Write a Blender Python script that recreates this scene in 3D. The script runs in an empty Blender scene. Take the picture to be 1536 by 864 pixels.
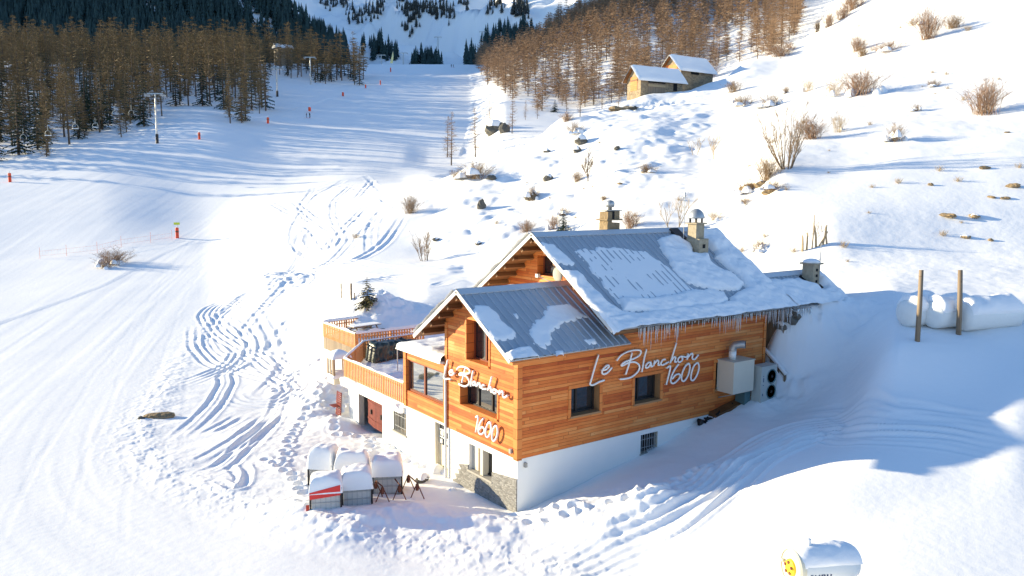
import bpy, math, random
import numpy as np
from mathutils import Vector, Matrix
rnd = random.Random(7)
PI = math.pi
S = bpy.context.scene
COL = S.collection
# ------------------------------------------------------------------ camera frame
# world: x runs along the chalet's long facade, y along its gable, z up; 0 = bottom of the timber at the near corner
F = 1193.1
PITCH, ROLL, YAW = math.radians(7.034), math.radians(.406), math.radians(35.945)
C = np.array([-17.741, -24.025, 10.392])
FW = np.array([math.sin(YAW)*math.cos(PITCH), math.cos(YAW)*math.cos(PITCH), -math.sin(PITCH)])
_rt = np.array([math.cos(YAW), -math.sin(YAW), 0.0]); _up = np.cross(_rt, FW)
RT = _rt*math.cos(ROLL)+_up*math.sin(ROLL); UP = -_rt*math.sin(ROLL)+_up*math.cos(ROLL)
def ray(x, y): return FW + RT*((x-768)/F) + UP*((432-y)/F)
def at(x, y, D): return C + ray(x, y)*D                       # the point seen at (x, y), D metres out
def hit(x, y, axis, v):
    d = ray(x, y); return C + d*((v-C[axis])/d[axis])
def hitp(x, y, P0, n):
    d = ray(x, y); n = np.array(n, float); return C + d*(((np.array(P0)-C)@n)/(d@n))
SUN = np.array([1.0, -1.2, -.345]); SUN = SUN/np.linalg.norm(SUN)   # direction the light travels

# ------------------------------------------------------------------ object helpers
def tag(o, label=None, cat=None, group=None, kind=None):
    if label: o['label'] = label
    if cat: o['category'] = cat
    if group: o['group'] = group
    if kind: o['kind'] = kind
    return o
def empty(name, loc, label, cat, group=None, rz=0.0):
    o = bpy.data.objects.new(name, None); COL.objects.link(o)
    o.location = loc; o.rotation_euler = (0, 0, rz); o.empty_display_size = .3
    return tag(o, label, cat, group)
def children(o): return KIDS.get(o.name, [])
KIDS = {}
def link_child(o, parent):
    o.parent = parent; KIDS.setdefault(parent.name, []).append(o)
def copy_tree(o, parent=None):
    c = o.copy(); COL.objects.link(c)
    if parent is not None: link_child(c, parent)
    for ch in list(children(o)): copy_tree(ch, c)
    return c
def worldloc(o):
    v = np.zeros(3)
    while o is not None: v += np.array(o.location); o = o.parent
    return v

class MB:
    """collects faces; build() links them as ONE mesh object"""
    def __init__(s): s.v = []; s.f = []; s.n = 0; s.m = []
    def add(s, verts, faces, mi=0):
        verts = np.asarray(verts, float); s.v.append(verts)
        for f in faces: s.f.append([i+s.n for i in f]); s.m.append(mi)
        s.n += len(verts); return s
    def quad(s, a, b, c, d, mi=0): return s.add([a, b, c, d], [(0, 1, 2, 3)], mi)
    def tri(s, a, b, c, mi=0): return s.add([a, b, c], [(0, 1, 2)], mi)
    def hexa(s, p, mi=0):
        return s.add(p, [(3, 2, 1, 0), (4, 5, 6, 7), (0, 1, 5, 4), (1, 2, 6, 5), (2, 3, 7, 6), (3, 0, 4, 7)], mi)
    def box(s, x0, x1, y0, y1, z0, z1, mi=0):
        return s.hexa([(x0,y0,z0),(x1,y0,z0),(x1,y1,z0),(x0,y1,z0),(x0,y0,z1),(x1,y0,z1),(x1,y1,z1),(x0,y1,z1)], mi)
    def bar(s, a, b, w, h, up=(0, 0, 1), mi=0):
        a = np.array(a, float); b = np.array(b, float); d = b-a; d /= np.linalg.norm(d)
        si = np.cross(d, up); si /= np.linalg.norm(si); u = np.cross(si, d)
        o = [(-w/2, -h/2), (w/2, -h/2), (w/2, h/2), (-w/2, h/2)]
        p = [a+si*x+u*y for x, y in o]+[b+si*x+u*y for x, y in o]
        return s.add(p, [(0,1,2,3),(7,6,5,4),(0,4,5,1),(1,5,6,2),(2,6,7,3),(3,7,4,0)], mi)
    def tube(s, pts, r, n=6, mi=0, cap=True):
        pts = [np.array(p, float) for p in pts]; k = len(pts)
        rr = r if hasattr(r, '__len__') else [r]*k
        vs = []; u = None
        for i, p in enumerate(pts):
            t = pts[min(i+1, k-1)]-pts[max(i-1, 0)]; t = t/(np.linalg.norm(t)+1e-9)
            if u is None:
                u = np.cross(t, (0.3, 0.1, 1.0) if abs(t[2]) < .9 else (1.0, 0.2, 0))
            u = u-t*(u@t); u = u/(np.linalg.norm(u)+1e-9); w = np.cross(t, u)
            for j in range(n):
                a = 2*PI*j/n; vs.append(p+(u*math.cos(a)+w*math.sin(a))*rr[i])
        fs = []
        for i in range(k-1):
            for j in range(n):
                a = i*n+j; b = i*n+(j+1) % n; fs.append((a, b, b+n, a+n))
        if cap: fs += [tuple(range(n-1, -1, -1)), tuple((k-1)*n+j for j in range(n))]
        return s.add(vs, fs, mi)
    def lathe(s, prof, n=16, o=(0, 0, 0), axis='z', mi=0):
        vs = []; o = np.array(o, float)
        for (r, h) in prof:
            for j in range(n):
                a = 2*PI*j/n; c, d = r*math.cos(a), r*math.sin(a)
                vs.append(o+(np.array((c, d, h)) if axis == 'z' else np.array((h, c, d)) if axis == 'x' else np.array((d, h, c))))
        fs = []
        for i in range(len(prof)-1):
            for j in range(n):
                a = i*n+j; b = i*n+(j+1) % n; fs.append((a, b, b+n, a+n))
        if prof[0][0] > 1e-4: fs.append(tuple(range(n-1, -1, -1)))
        if prof[-1][0] > 1e-4: fs.append(tuple((len(prof)-1)*n+j for j in range(n)))
        return s.add(vs, fs, mi)
    def prism(s, poly, d, mi=0):
        poly = [np.array(p, float) for p in poly]; d = np.array(d, float); n = len(poly)
        return s.add(poly+[p+d for p in poly], [tuple(range(n-1, -1, -1)), tuple(range(n, 2*n))]+[(i, (i+1) % n, n+(i+1) % n, n+i) for i in range(n)], mi)
    def build(s, name, mats, parent=None, smooth=False, loc=None):
        V = np.concatenate(s.v) if s.v else np.zeros((0, 3))
        off = worldloc(parent) if parent is not None else np.zeros(3)
        if loc is not None: off = off+np.array(loc)
        me = bpy.data.meshes.new(name); me.from_pydata((V-off).tolist(), [], s.f)
        mats = mats if isinstance(mats, (list, tuple)) else [mats]
        for m in mats: me.materials.append(m)
        if len(mats) > 1: me.polygons.foreach_set('material_index', s.m)
        if smooth: me.polygons.foreach_set('use_smooth', [True]*len(me.polygons))
        me.update()
        o = bpy.data.objects.new(name, me); COL.objects.link(o)
        if parent is not None: link_child(o, parent)
        if loc is not None: o.location = loc
        return o
def grid_obj(name, P, mat, parent=None, keep=None, smooth=True):
    """P: (n, m, 3) array of points -> grid mesh; keep: (n-1, m-1) mask"""
    n, m = P.shape[:2]; V = P.reshape(-1, 3)
    if parent is not None: V = V-worldloc(parent)
    i = np.arange(n*m).reshape(n, m)
    Q = np.stack([i[:-1, :-1], i[1:, :-1], i[1:, 1:], i[:-1, 1:]], -1).reshape(-1, 4)
    if keep is not None: Q = Q[keep.reshape(-1)]
    used = np.zeros(n*m, bool); used[Q.reshape(-1)] = True
    mp = np.cumsum(used)-1; V = V[used]; Q = mp[Q]
    me = bpy.data.meshes.new(name)
    me.vertices.add(len(V)); me.vertices.foreach_set('co', V.astype(np.float32).reshape(-1))
    me.loops.add(Q.size); me.loops.foreach_set('vertex_index', Q.astype(np.int32).reshape(-1))
    me.polygons.add(len(Q)); me.polygons.foreach_set('loop_start', np.arange(0, Q.size, 4, dtype=np.int32))
    me.polygons.foreach_set('loop_total', np.full(len(Q), 4, np.int32))
    me.polygons.foreach_set('use_smooth', np.full(len(Q), smooth, bool))
    me.update(calc_edges=True); me.validate()
    me.materials.append(mat)
    o = bpy.data.objects.new(name, me); COL.objects.link(o)
    if parent is not None: link_child(o, parent)
    return o

# ------------------------------------------------------------------ noise
def _h(ix, iy, s):
    n = (ix.astype(np.int64)*374761393+iy.astype(np.int64)*668265263+s*974711) & 0x7fffffff
    n = ((n ^ (n >> 13))*1274126177) & 0x7fffffff
    n = n ^ (n >> 16)
    return (n & 0xffff)/65535.0
def vnoise(x, y, s=0):
    ix = np.floor(x); iy = np.floor(y); fx = x-ix; fy = y-iy
    fx = fx*fx*fx*(fx*(fx*6-15)+10); fy = fy*fy*fy*(fy*(fy*6-15)+10)
    a = _h(ix, iy, s); b = _h(ix+1, iy, s); c = _h(ix, iy+1, s); d = _h(ix+1, iy+1, s)
    return (a+(b-a)*fx)*(1-fy)+(c+(d-c)*fx)*fy-.5
def fbm(x, y, o=4, s=0, g=.5):
    t = np.zeros_like(x); a = 1.0
    for k in range(o):
        ca, sa = math.cos(.7*k+.3), math.sin(.7*k+.3)
        t += a*vnoise((x*ca-y*sa)*2**k+17*k, (x*sa+y*ca)*2**k-9*k, s+k); a *= g
    return t
def sst(a, b, x): t = np.clip((x-a)/(b-a), 0, 1); return t*t*(3-2*t)

# ------------------------------------------------------------------ materials
def mat(name):
    m = bpy.data.materials.new(name); m.use_nodes = True
    nt = m.node_tree; b = nt.nodes['Principled BSDF']; return m, nt, b
def simple(name, col, rough=.7, metal=0, noise=0, nscale=8.0, bump=0, spec=.3):
    m, nt, b = mat(name)
    b.inputs['Base Color'].default_value = (*col, 1); b.inputs['Roughness'].default_value = rough
    b.inputs['Metallic'].default_value = metal; b.inputs['Specular IOR Level'].default_value = spec
    if noise or bump:
        tc = nt.nodes.new('ShaderNodeTexCoord'); n = nt.nodes.new('ShaderNodeTexNoise')
        n.inputs['Scale'].default_value = nscale; n.inputs['Detail'].default_value = 5
        nt.links.new(tc.outputs['Object'], n.inputs['Vector'])
        if noise:
            mx = nt.nodes.new('ShaderNodeMix'); mx.data_type = 'RGBA'
            mx.inputs[6].default_value = (*[c*(1-noise) for c in col], 1); mx.inputs[7].default_value = (*[min(1, c*(1+noise)) for c in col], 1)
            nt.links.new(n.outputs['Fac'], mx.inputs[0]); nt.links.new(mx.outputs[2], b.inputs['Base Color'])
        if bump:
            bp = nt.nodes.new('ShaderNodeBump'); bp.inputs['Strength'].default_value = 1; bp.inputs['Distance'].default_value = bump
            nt.links.new(n.outputs['Fac'], bp.inputs['Height']); nt.links.new(bp.outputs[0], b.inputs['Normal'])
    return m
def snow_mat(name, d1=.018, s1=3.0, d2=.004, s2=30.0, col=(.88, .875, .865)):
    m, nt, b = mat(name); L = nt.links
    b.inputs['Base Color'].default_value = (*col, 1); b.inputs['Roughness'].default_value = .75
    b.inputs['Specular IOR Level'].default_value = .15
    g = nt.nodes.new('ShaderNodeNewGeometry')
    n1 = nt.nodes.new('ShaderNodeTexNoise'); n1.inputs['Scale'].default_value = s1; n1.inputs['Detail'].default_value = 5
    n2 = nt.nodes.new('ShaderNodeTexNoise'); n2.inputs['Scale'].default_value = s2; n2.inputs['Detail'].default_value = 3
    for n in (n1, n2): L.new(g.outputs['Position'], n.inputs['Vector'])
    b1 = nt.nodes.new('ShaderNodeBump'); b1.inputs['Distance'].default_value = d1; b1.inputs['Strength'].default_value = .8
    b2 = nt.nodes.new('ShaderNodeBump'); b2.inputs['Distance'].default_value = d2; b2.inputs['Strength'].default_value = .8
    L.new(n1.outputs['Fac'], b1.inputs['Height']); L.new(n2.outputs['Fac'], b2.inputs['Height'])
    L.new(b1.outputs[0], b2.inputs['Normal']); L.new(b2.outputs[0], b.inputs['Normal'])
    return m
def timber_mat(name, cols, row=.15, vert=False, bump=.012):
    m, nt, b = mat(name); L = nt.links; N = nt.nodes.new
    g = N('ShaderNodeNewGeometry'); sp = N('ShaderNodeSeparateXYZ'); L.new(g.outputs['Position'], sp.inputs[0])
    def M(op, a, bb=None, c=None):
        n = N('ShaderNodeMath'); n.operation = op
        for i, v in enumerate((a, bb, c)):
            if v is None: continue
            if isinstance(v, (int, float)): n.inputs[i].default_value = v
            else: L.new(v, n.inputs[i])
        return n.outputs[0]
    t = M('SUBTRACT', sp.outputs['X'], sp.outputs['Y']); z = sp.outputs['Z']
    if vert: t, z = z, t
    zr = M('DIVIDE', z, row); r = M('FLOOR', zr); fr = M('FRACT', zr)
    cb = N('ShaderNodeCombineXYZ'); L.new(r, cb.inputs[0]); cb.inputs[1].default_value = 3.3
    w = N('ShaderNodeTexWhiteNoise'); w.noise_dimensions = '2D'; L.new(cb.outputs[0], w.inputs['Vector'])
    tt = M('MULTIPLY_ADD', w.outputs['Value'], 9.0, t); sg = M('DIVIDE', tt, 3.9); si = M('FLOOR', sg); sf = M('FRACT', sg)
    cb2 = N('ShaderNodeCombineXYZ'); L.new(r, cb2.inputs[0]); L.new(si, cb2.inputs[1])
    w2 = N('ShaderNodeTexWhiteNoise'); w2.noise_dimensions = '2D'; L.new(cb2.outputs[0], w2.inputs['Vector'])
    # grain
    cg = N('ShaderNodeCombineXYZ'); L.new(M('MULTIPLY', t, 1.6), cg.inputs[0]); L.new(M('MULTIPLY', z, 38.0), cg.inputs[1]); L.new(M('MULTIPLY', r, 3.1), cg.inputs[2])
    gn = N('ShaderNodeTexNoise'); gn.inputs['Scale'].default_value = 1; gn.inputs['Detail'].default_value = 4; L.new(cg.outputs[0], gn.inputs['Vector'])
    st = N('ShaderNodeTexNoise'); st.inputs['Scale'].default_value = .45; st.inputs['Detail'].default_value = 6; st.inputs['Roughness'].default_value = .65; L.new(g.outputs['Position'], st.inputs['Vector'])
    # knots
    ck = N('ShaderNodeCombineXYZ'); L.new(M('MULTIPLY', tt, 2.2), ck.inputs[0]); L.new(M('MULTIPLY', z, 7.0), ck.inputs[1])
    vo = N('ShaderNodeTexVoronoi'); vo.inputs['Scale'].default_value = 1; L.new(ck.outputs[0], vo.inputs['Vector'])
    kn = M('LESS_THAN', vo.outputs['Distance'], .07)
    fac = M('ADD', M('MULTIPLY', w2.outputs['Value'], .62), M('ADD', M('MULTIPLY', gn.outputs['Fac'], .42), M('MULTIPLY', M('SUBTRACT', st.outputs['Fac'], .5), .9)))
    rp = N('ShaderNodeValToRGB'); e = rp.color_ramp.elements
    e[0].position = 0; e[0].color = (*cols[0], 1); e[1].position = 1; e[1].color = (*cols[-1], 1)
    for i, c in enumerate(cols[1:-1]):
        x = e.new((i+1)/(len(cols)-1)); x.color = (*c, 1)
    L.new(fac, rp.inputs[0])
    seam = M('MAXIMUM', M('LESS_THAN', fr, .07), M('LESS_THAN', sf, .006))
    dk = M('MAXIMUM', M('MULTIPLY', seam, .6), M('MULTIPLY', kn, .5))
    mx = N('ShaderNodeMix'); mx.data_type = 'RGBA'; mx.inputs[7].default_value = (.10, .035, .012, 1)
    L.new(dk, mx.inputs[0]); L.new(rp.outputs[0], mx.inputs[6]); L.new(mx.outputs[2], b.inputs['Base Color'])
    bp = N('ShaderNodeBump'); bp.inputs['Distance'].default_value = bump; bp.inputs['Strength'].default_value = 1
    hh = M('ADD', M('MULTIPLY', M('SUBTRACT', 1.0, seam), 1.0), M('MULTIPLY', gn.outputs['Fac'], .25))
    L.new(hh, bp.inputs['Height']); L.new(bp.outputs[0], b.inputs['Normal'])
    b.inputs['Roughness'].default_value = .6; b.inputs['Specular IOR Level'].default_value = .25
    return m
def stone_mat(name, c0, c1, scale=6.0, squash=(1, 1, 2.4), mortar=(.30, .28, .25)):
    m, nt, b = mat(name); L = nt.links; N = nt.nodes.new
    g = N('ShaderNodeNewGeometry'); mp = N('ShaderNodeMapping'); mp.inputs['Scale'].default_value = squash; L.new(g.outputs['Position'], mp.inputs[0])
    v = N('ShaderNodeTexVoronoi'); v.inputs['Scale'].default_value = scale; L.new(mp.outputs[0], v.inputs['Vector'])
    ve = N('ShaderNodeTexVoronoi'); ve.feature = 'DISTANCE_TO_EDGE'; ve.inputs['Scale'].default_value = scale; L.new(mp.outputs[0], ve.inputs['Vector'])
    sp = N('ShaderNodeSeparateColor'); L.new(v.outputs['Color'], sp.inputs[0])
    a = N('ShaderNodeMix'); a.data_type = 'RGBA'; a.inputs[6].default_value = (*c0, 1); a.inputs[7].default_value = (*c1, 1); L.new(sp.outputs[0], a.inputs[0])
    lt = N('ShaderNodeMath'); lt.operation = 'LESS_THAN'; lt.inputs[1].default_value = .05; L.new(ve.outputs['Distance'], lt.inputs[0])
    a2 = N('ShaderNodeMix'); a2.data_type = 'RGBA'; a2.inputs[7].default_value = (*mortar, 1); L.new(lt.outputs[0], a2.inputs[0]); L.new(a.outputs[2], a2.inputs[6])
    L.new(a2.outputs[2], b.inputs['Base Color']); b.inputs['Roughness'].default_value = .85
    bp = N('ShaderNodeBump'); bp.inputs['Distance'].default_value = .03; L.new(ve.outputs['Distance'], bp.inputs['Height']); L.new(bp.outputs[0], b.inputs['Normal'])
    return m
def glass_mat(name, col=(.015, .02, .025), refl=.35):
    m, nt, b = mat(name); L = nt.links
    b.inputs['Base Color'].default_value = (*col, 1); b.inputs['Roughness'].default_value = .08
    gl = nt.nodes.new('ShaderNodeBsdfGlossy'); gl.inputs['Roughness'].default_value = .03
    mx = nt.nodes.new('ShaderNodeMixShader'); mx.inputs[0].default_value = refl
    out = nt.nodes['Material Output']; L.new(b.outputs[0], mx.inputs[1]); L.new(gl.outputs[0], mx.inputs[2]); L.new(mx.outputs[0], out.inputs['Surface'])
    return m
M_ = {}
M_['snow'] = snow_mat('snow_surface')
M_['roofsnow'] = snow_mat('settled_snow', .02, 5.0, .004, 40.0)
M_['timber'] = timber_mat('larch_cladding', [(.27, .045, .013), (.46, .098, .022), (.60, .165, .036), (.68, .235, .06), (.74, .35, .125)], row=.135)
M_['trim'] = timber_mat('orange_trim_timber', [(.52, .14, .03), (.60, .19, .045), (.66, .24, .065)], row=.4, bump=.003)
M_['deckwood'] = simple('railing_timber', (.62, .29, .11), .65, noise=.25, nscale=9)
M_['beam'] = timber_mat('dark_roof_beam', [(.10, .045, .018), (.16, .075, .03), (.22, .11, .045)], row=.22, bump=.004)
M_['oldwood'] = timber_mat('weathered_grey_wood', [(.16, .12, .085), (.24, .18, .12), (.30, .23, .16)], row=.2, vert=True, bump=.004)
M_['plaster'] = simple('white_render', (.80, .79, .75), .85, noise=.04, nscale=1.3, bump=.004)
M_['cream'] = simple('cream_render', (.66, .60, .48), .8, noise=.12, nscale=3, bump=.004)
M_['chimrender'] = simple('weathered_chimney_render', (.36, .30, .21), .85, noise=.45, nscale=6, bump=.01)
M_['whitepaint'] = simple('white_paint', (.80, .80, .78), .5)
M_['verge'] = simple('pale_verge_metal', (.72, .70, .66), .5)
M_['stone'] = stone_mat('split_stone_cladding', (.13, .128, .12), (.30, .29, .27), 7.0, mortar=(.18, .17, .16))
M_['barnstone'] = stone_mat('barn_stone', (.17, .125, .075), (.34, .26, .155), 2.6, (1, 1, 1.6), (.27, .21, .14))
M_['metal'] = simple('grey_roof_metal', (.42, .455, .49), .45, .25, noise=.10, nscale=1.6, spec=.5)
M_['metalflash'] = simple('grey_ridge_metal', (.55, .59, .62), .4, .2, noise=.08, nscale=2)
M_['glass'] = glass_mat('dark_window_glass', refl=.07)
M_['bigglass'] = glass_mat('bay_window_glass', (.05, .06, .06), .5)
M_['darkframe'] = simple('dark_window_frame', (.035, .028, .025), .5)
M_['redframe'] = simple('brown_window_frame', (.20, .055, .025), .5)
M_['reveal'] = simple('window_reveal_timber', (.34, .19, .09), .7, noise=.2)
M_['sill'] = simple('stone_sill', (.36, .34, .30), .8, noise=.1)
M_['reddoor'] = timber_mat('dark_red_door_boards', [(.11, .02, .015), (.16, .03, .022), (.21, .05, .033)], row=.16, vert=True, bump=.006)
M_['black'] = simple('black_void', (.012, .012, .013), .9)
M_['tarp'] = simple('black_green_tarpaulin', (.018, .032, .026), .35, noise=.4, nscale=5, bump=.03, spec=.6)
M_['ice'] = None
M_['greymetal'] = simple('galvanised_metal', (.42, .43, .43), .45, .6, noise=.1)
M_['acmetal'] = simple('grey_green_casing', (.44, .47, .44), .5, noise=.06, nscale=3)
M_['fan'] = simple('dark_teal_grille', (.09, .17, .18), .5)
M_['box'] = simple('cream_metal_box', (.62, .57, .46), .55, noise=.06, nscale=2)
M_['rust'] = simple('rusty_steel', (.16, .055, .03), .75, noise=.3, nscale=14)
M_['tote'] = simple('translucent_white_plastic', (.62, .60, .56), .5, noise=.1)
M_['chairred'] = simple('dark_red_slats', (.18, .025, .02), .6)
M_['red'] = simple('red_plastic', (.70, .045, .04), .5)
M_['orangered'] = simple('orange_red_padding', (.75, .085, .035), .6)
M_['yellow'] = simple('yellow_paint', (.78, .50, .03), .45)
M_['paleyellow'] = simple('pale_yellow_fabric', (.80, .70, .34), .7)
M_['limegreen'] = simple('yellow_green_sign', (.62, .68, .06), .5)
M_['ivory'] = simple('ivory_plastic', (.72, .66, .50), .5)
M_['tankwhite'] = simple('white_tank_paint', (.74, .75, .72), .4, noise=.04)
M_['navy'] = simple('navy_lettering', (.04, .06, .14), .5)
M_['rock'] = simple('lichen_rock', (.13, .12, .10), .9, noise=.5, nscale=3.0, bump=.12)
M_['tanrock'] = simple('tan_earth_bank', (.26, .19, .11), .95, noise=.4, nscale=5.0, bump=.1)
M_['bark'] = simple('larch_bark', (.12, .085, .06), .9, noise=.3, nscale=6)
M_['larch'] = simple('bare_larch_twigs', (.20, .135, .06), .8, noise=.45, nscale=.55)
M_['larchred'] = simple('reddish_larch_twigs', (.30, .195, .12), .8, noise=.4, nscale=.5)
M_['needle'] = simple('dark_conifer_needles', (.022, .045, .026), .8, noise=.5, nscale=.6)
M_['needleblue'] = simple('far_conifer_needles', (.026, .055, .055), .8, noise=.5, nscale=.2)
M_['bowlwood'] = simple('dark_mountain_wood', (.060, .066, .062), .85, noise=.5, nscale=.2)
M_['browngreen'] = simple('brown_green_needles', (.10, .085, .03), .8, noise=.5, nscale=1.5)
M_['twig'] = simple('tan_shrub_twigs', (.26, .17, .09), .85, noise=.35, nscale=3)
M_['twigred'] = simple('reddish_shrub_twigs', (.29, .18, .11), .85, noise=.35, nscale=3)
M_['twigpale'] = simple('pale_dry_stems', (.40, .30, .18), .85, noise=.3, nscale=3)
M_['twigdark'] = simple('grey_brown_branches', (.17, .12, .075), .85, noise=.3, nscale=3)
M_['skin'] = simple('navy_clothing', (.03, .035, .07), .8)
M_['mesh'] = simple('orange_pink_netting', (.75, .33, .24), .8)
def ice_mat():
    m, nt, b = mat('icicle_ice')
    b.inputs['Base Color'].default_value = (.82, .88, .93, 1); b.inputs['Roughness'].default_value = .18
    b.inputs['Transmission Weight'].default_value = .55; b.inputs['IOR'].default_value = 1.2
    return m
M_['ice'] = ice_mat()
# ------------------------------------------------------------------ terrain: a polar sheet about the viewpoint
HORX = 284
TAB = {   # image column -> (distance, row) pairs of the bare ground profile
 -900: [(6,2800),(15,1290),(40,662),(70,470),(110,345),(160,230),(220,150),(330,60),(450,20),(620,0)],
 -300: [(6,2800),(15,1290),(40,662),(60,528),(80,445),(100,388),(130,305),(160,250),(200,205),(260,150),(330,108),(430,80),(500,95),(620,110)],
 0:    [(6,2800),(15,1290),(40,662),(60,527),(80,448),(100,392),(130,310),(160,258),(185,228),(210,205),(260,160),(330,118),(420,92),(480,105),(620,120)],
 150:  [(6,2800),(15,1290),(40,662),(60,527),(80,447),(100,390),(130,310),(160,256),(185,224),(205,208),(260,162),(330,122),(420,95),(480,108),(620,120)],
 300:  [(6,2800),(15,1290),(40,662),(60,527),(80,447),(100,388),(120,345),(150,283),(175,240),(200,204),(230,180),(300,138),(380,108),(450,94),(520,108),(620,120)],
 420:  [(6,2800),(15,1290),(42,642),(60,514),(75,444),(90,394),(110,342),(130,306),(160,266),(200,222),(250,180),(300,150),(380,115),(455,95),(520,108),(620,120)],
 540:  [(6,2800),(15,1290),(42.4,641),(48,578),(54,497),(58,464),(64,445),(75,413),(84,386),(94,353),(110,317),(125,293),(150,269),(200,224),(250,185),(330,140),(400,114),(470,97),(520,107),(620,118)],
 600:  [(6,2800),(15,1290),(42.4,645),(48,580),(54,500),(58,465),(64,443),(75,409),(84,383),(94,347),(107,308),(118,288),(150,270),(200,226),(250,186),(330,140),(400,114),(470,97),(520,107),(620,118)],
 645:  [(6,2800),(15,1290),(31,775),(42,640),(50,560),(57,468),(62,444),(75,404),(84,380),(94,341),(106,304),(119,275),(132,275),(150,267),(182,247),(250,186),(330,140),(400,114),(470,97),(520,107),(620,118)],
 700:  [(6,2800),(15,1290),(31,775),(42,650),(50,560),(60,458),(75,399),(83,369),(93,328),(105,286),(117,254),(128,272),(150,272),(182,246),(220,212),(280,166),(350,130),(420,108),(470,97),(520,107),(620,115)],
 760:  [(6,2800),(15,1290),(31,775),(42,655),(50,560),(60,455),(72,394),(82,354),(93,312),(106,270),(121,232),(135,252),(160,238),(200,194),(230,168),(280,140),(350,112),(450,92),(520,108),(620,115)],
 850:  [(6,2800),(15,1290),(26,865),(30.6,755),(32.6,737),(45,585),(60,448),(72,380),(85,316),(100,258),(115,218),(133,180),(147,194),(180,200),(220,178),(260,148),(320,108),(400,65),(480,40),(560,52),(620,60)],
 950:  [(6,2800),(15,1280),(25.8,862),(29.9,742),(34.8,687),(45,570),(60,420),(75,320),(88,265),(105,208),(130,168),(152,151),(165,168),(200,175),(240,148),(300,100),(380,45),(460,10),(540,2),(620,12)],
 1070: [(6,2800),(15,1255),(24.5,862),(29.2,738),(33,690),(37.4,623),(45,540),(60,385),(75,300),(90,245),(110,192),(135,150),(160,125),(175,142),(210,150),(250,118),(300,86),(380,35),(460,-5),(540,-22),(620,-12)],
 1120: [(6,2800),(15,1235),(23,865),(28.9,730),(33,672),(36,635),(39,600),(43,548),(48,480),(58,385),(66,320),(78,262),(95,208),(120,158),(145,122),(170,96),(185,112),(215,128),(255,98),(300,68),(380,15),(460,-20),(540,-40),(620,-30)],
 1180: [(6,2800),(15,1150),(21.8,872),(28.4,712),(33,654),(36.5,622),(38.5,598),(39.1,555),(39.7,500),(41.2,466),(44,452),(48,440),(54,395),(62,312),(71,252),(90,195),(120,141),(150,106),(182,76),(195,94),(230,90),(270,70),(330,35),(400,0),(480,-25),(620,-30)],
 1260: [(6,2800),(15,1100),(20.6,872),(24,775),(27.9,692),(31,657),(34,622),(37,575),(39.5,512),(41,466),(43,448),(47,424),(52,390),(60,312),(71,248),(90,180),(120,112),(150,64),(178,27),(202,-2),(215,8),(260,30),(350,0),(450,-30),(620,-40)],
 1350: [(6,2800),(15,1070),(20,872),(24,770),(27.2,693),(29,655),(31.5,590),(34,512),(35.4,495),(39,463),(42.4,437),(47,413),(52,385),(60,305),(70,240),(90,163),(120,83),(150,20),(190,-45),(220,-80),(300,-120),(450,-150),(620,-170)],
 1450: [(6,2800),(15,1070),(20,870),(24,766),(27.6,678),(28.6,650),(31,590),(34,513),(35.3,495),(39,463),(42.4,440),(47,412),(52,382),(60,298),(70,230),(90,143),(120,52),(150,-20),(190,-95),(300,-190),(620,-250)],
 1536: [(6,2800),(15,1070),(20,870),(24,764),(27.4,673),(28.5,640),(30.6,582),(33.5,525),(35.4,491),(39,461),(42.4,438),(47,410),(52,378),(60,290),(70,218),(90,124),(120,25),(150,-55),(190,-135),(300,-240),(620,-300)],
 1750: [(6,2800),(15,1070),(20,870),(24,765),(28,660),(30,590),(33,515),(38,460),(47,405),(52,370),(60,275),(70,192),(90,84),(120,-32),(150,-125),(190,-210),(300,-330),(620,-380)],
 2300: [(6,2800),(15,1070),(20,870),(24,765),(28,660),(30,590),(33,515),(38,460),(47,400),(52,360),(60,255),(70,160),(90,30),(120,-110),(150,-210),(190,-310),(300,-430),(620,-500)],
}
def pchip(x, y, q):
    x = np.asarray(x, float); y = np.asarray(y, float); h = np.diff(x); d = np.diff(y, axis=0)/(h if y.ndim == 1 else h[:, None])
    m = np.zeros_like(y); w1 = 2*h[1:]+h[:-1]; w2 = h[1:]+2*h[:-1]
    if y.ndim > 1: w1 = w1[:, None]; w2 = w2[:, None]
    a, b = d[:-1], d[1:]; ok = (a*b) > 0
    with np.errstate(divide='ignore', invalid='ignore'): m[1:-1] = np.where(ok, (w1+w2)/(w1/a+w2/b), 0)
    m[0] = d[0]; m[-1] = d[-1]
    i = np.clip(np.searchsorted(x, q)-1, 0, len(x)-2); hh = h[i]; t = (q-x[i])/hh
    if y.ndim > 1: hh = hh[:, None]; t = t[:, None]
    return (y[i]*(1+2*t)*(1-t)**2+m[i]*hh*t*(1-t)**2+y[i+1]*t*t*(3-2*t)+m[i+1]*hh*t*t*(t-1))
def y2z(x, y, D): return C[2]+D*(FW[2]+RT[2]*(x-768)/F+UP[2]*(432-y)/F)
def z2y(x, z, D): return 432-((z-C[2])/D-FW[2]-RT[2]*(x-768)/F)/UP[2]*F
xs_out = [-900+20*i for i in range(37)]
XS = np.array(xs_out+list(np.arange(-158, 1698, 1.9))+[1700+20*i for i in range(31)])
DS = [6.0]
while DS[-1] < 620: DS.append(DS[-1]+(.6 if DS[-1] < 19 else .085*max(1, (DS[-1]/45))**1.3))
DS = np.array(DS); LD = np.log(DS)
def profile_table(tab, DS):
    ks = sorted(tab); Z = []
    for k in ks:
        D = np.array([a for a, b in tab[k]], float); y = np.array([b for a, b in tab[k]], float)
        Z.append(pchip(D, y2z(k, y, D), np.clip(DS, D[0], D[-1])))
    return np.array(ks, float), np.array(Z)
KX, KZ = profile_table(TAB, DS)
Z0 = pchip(KX, KZ, XS)                       # (columns, distances)
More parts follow.
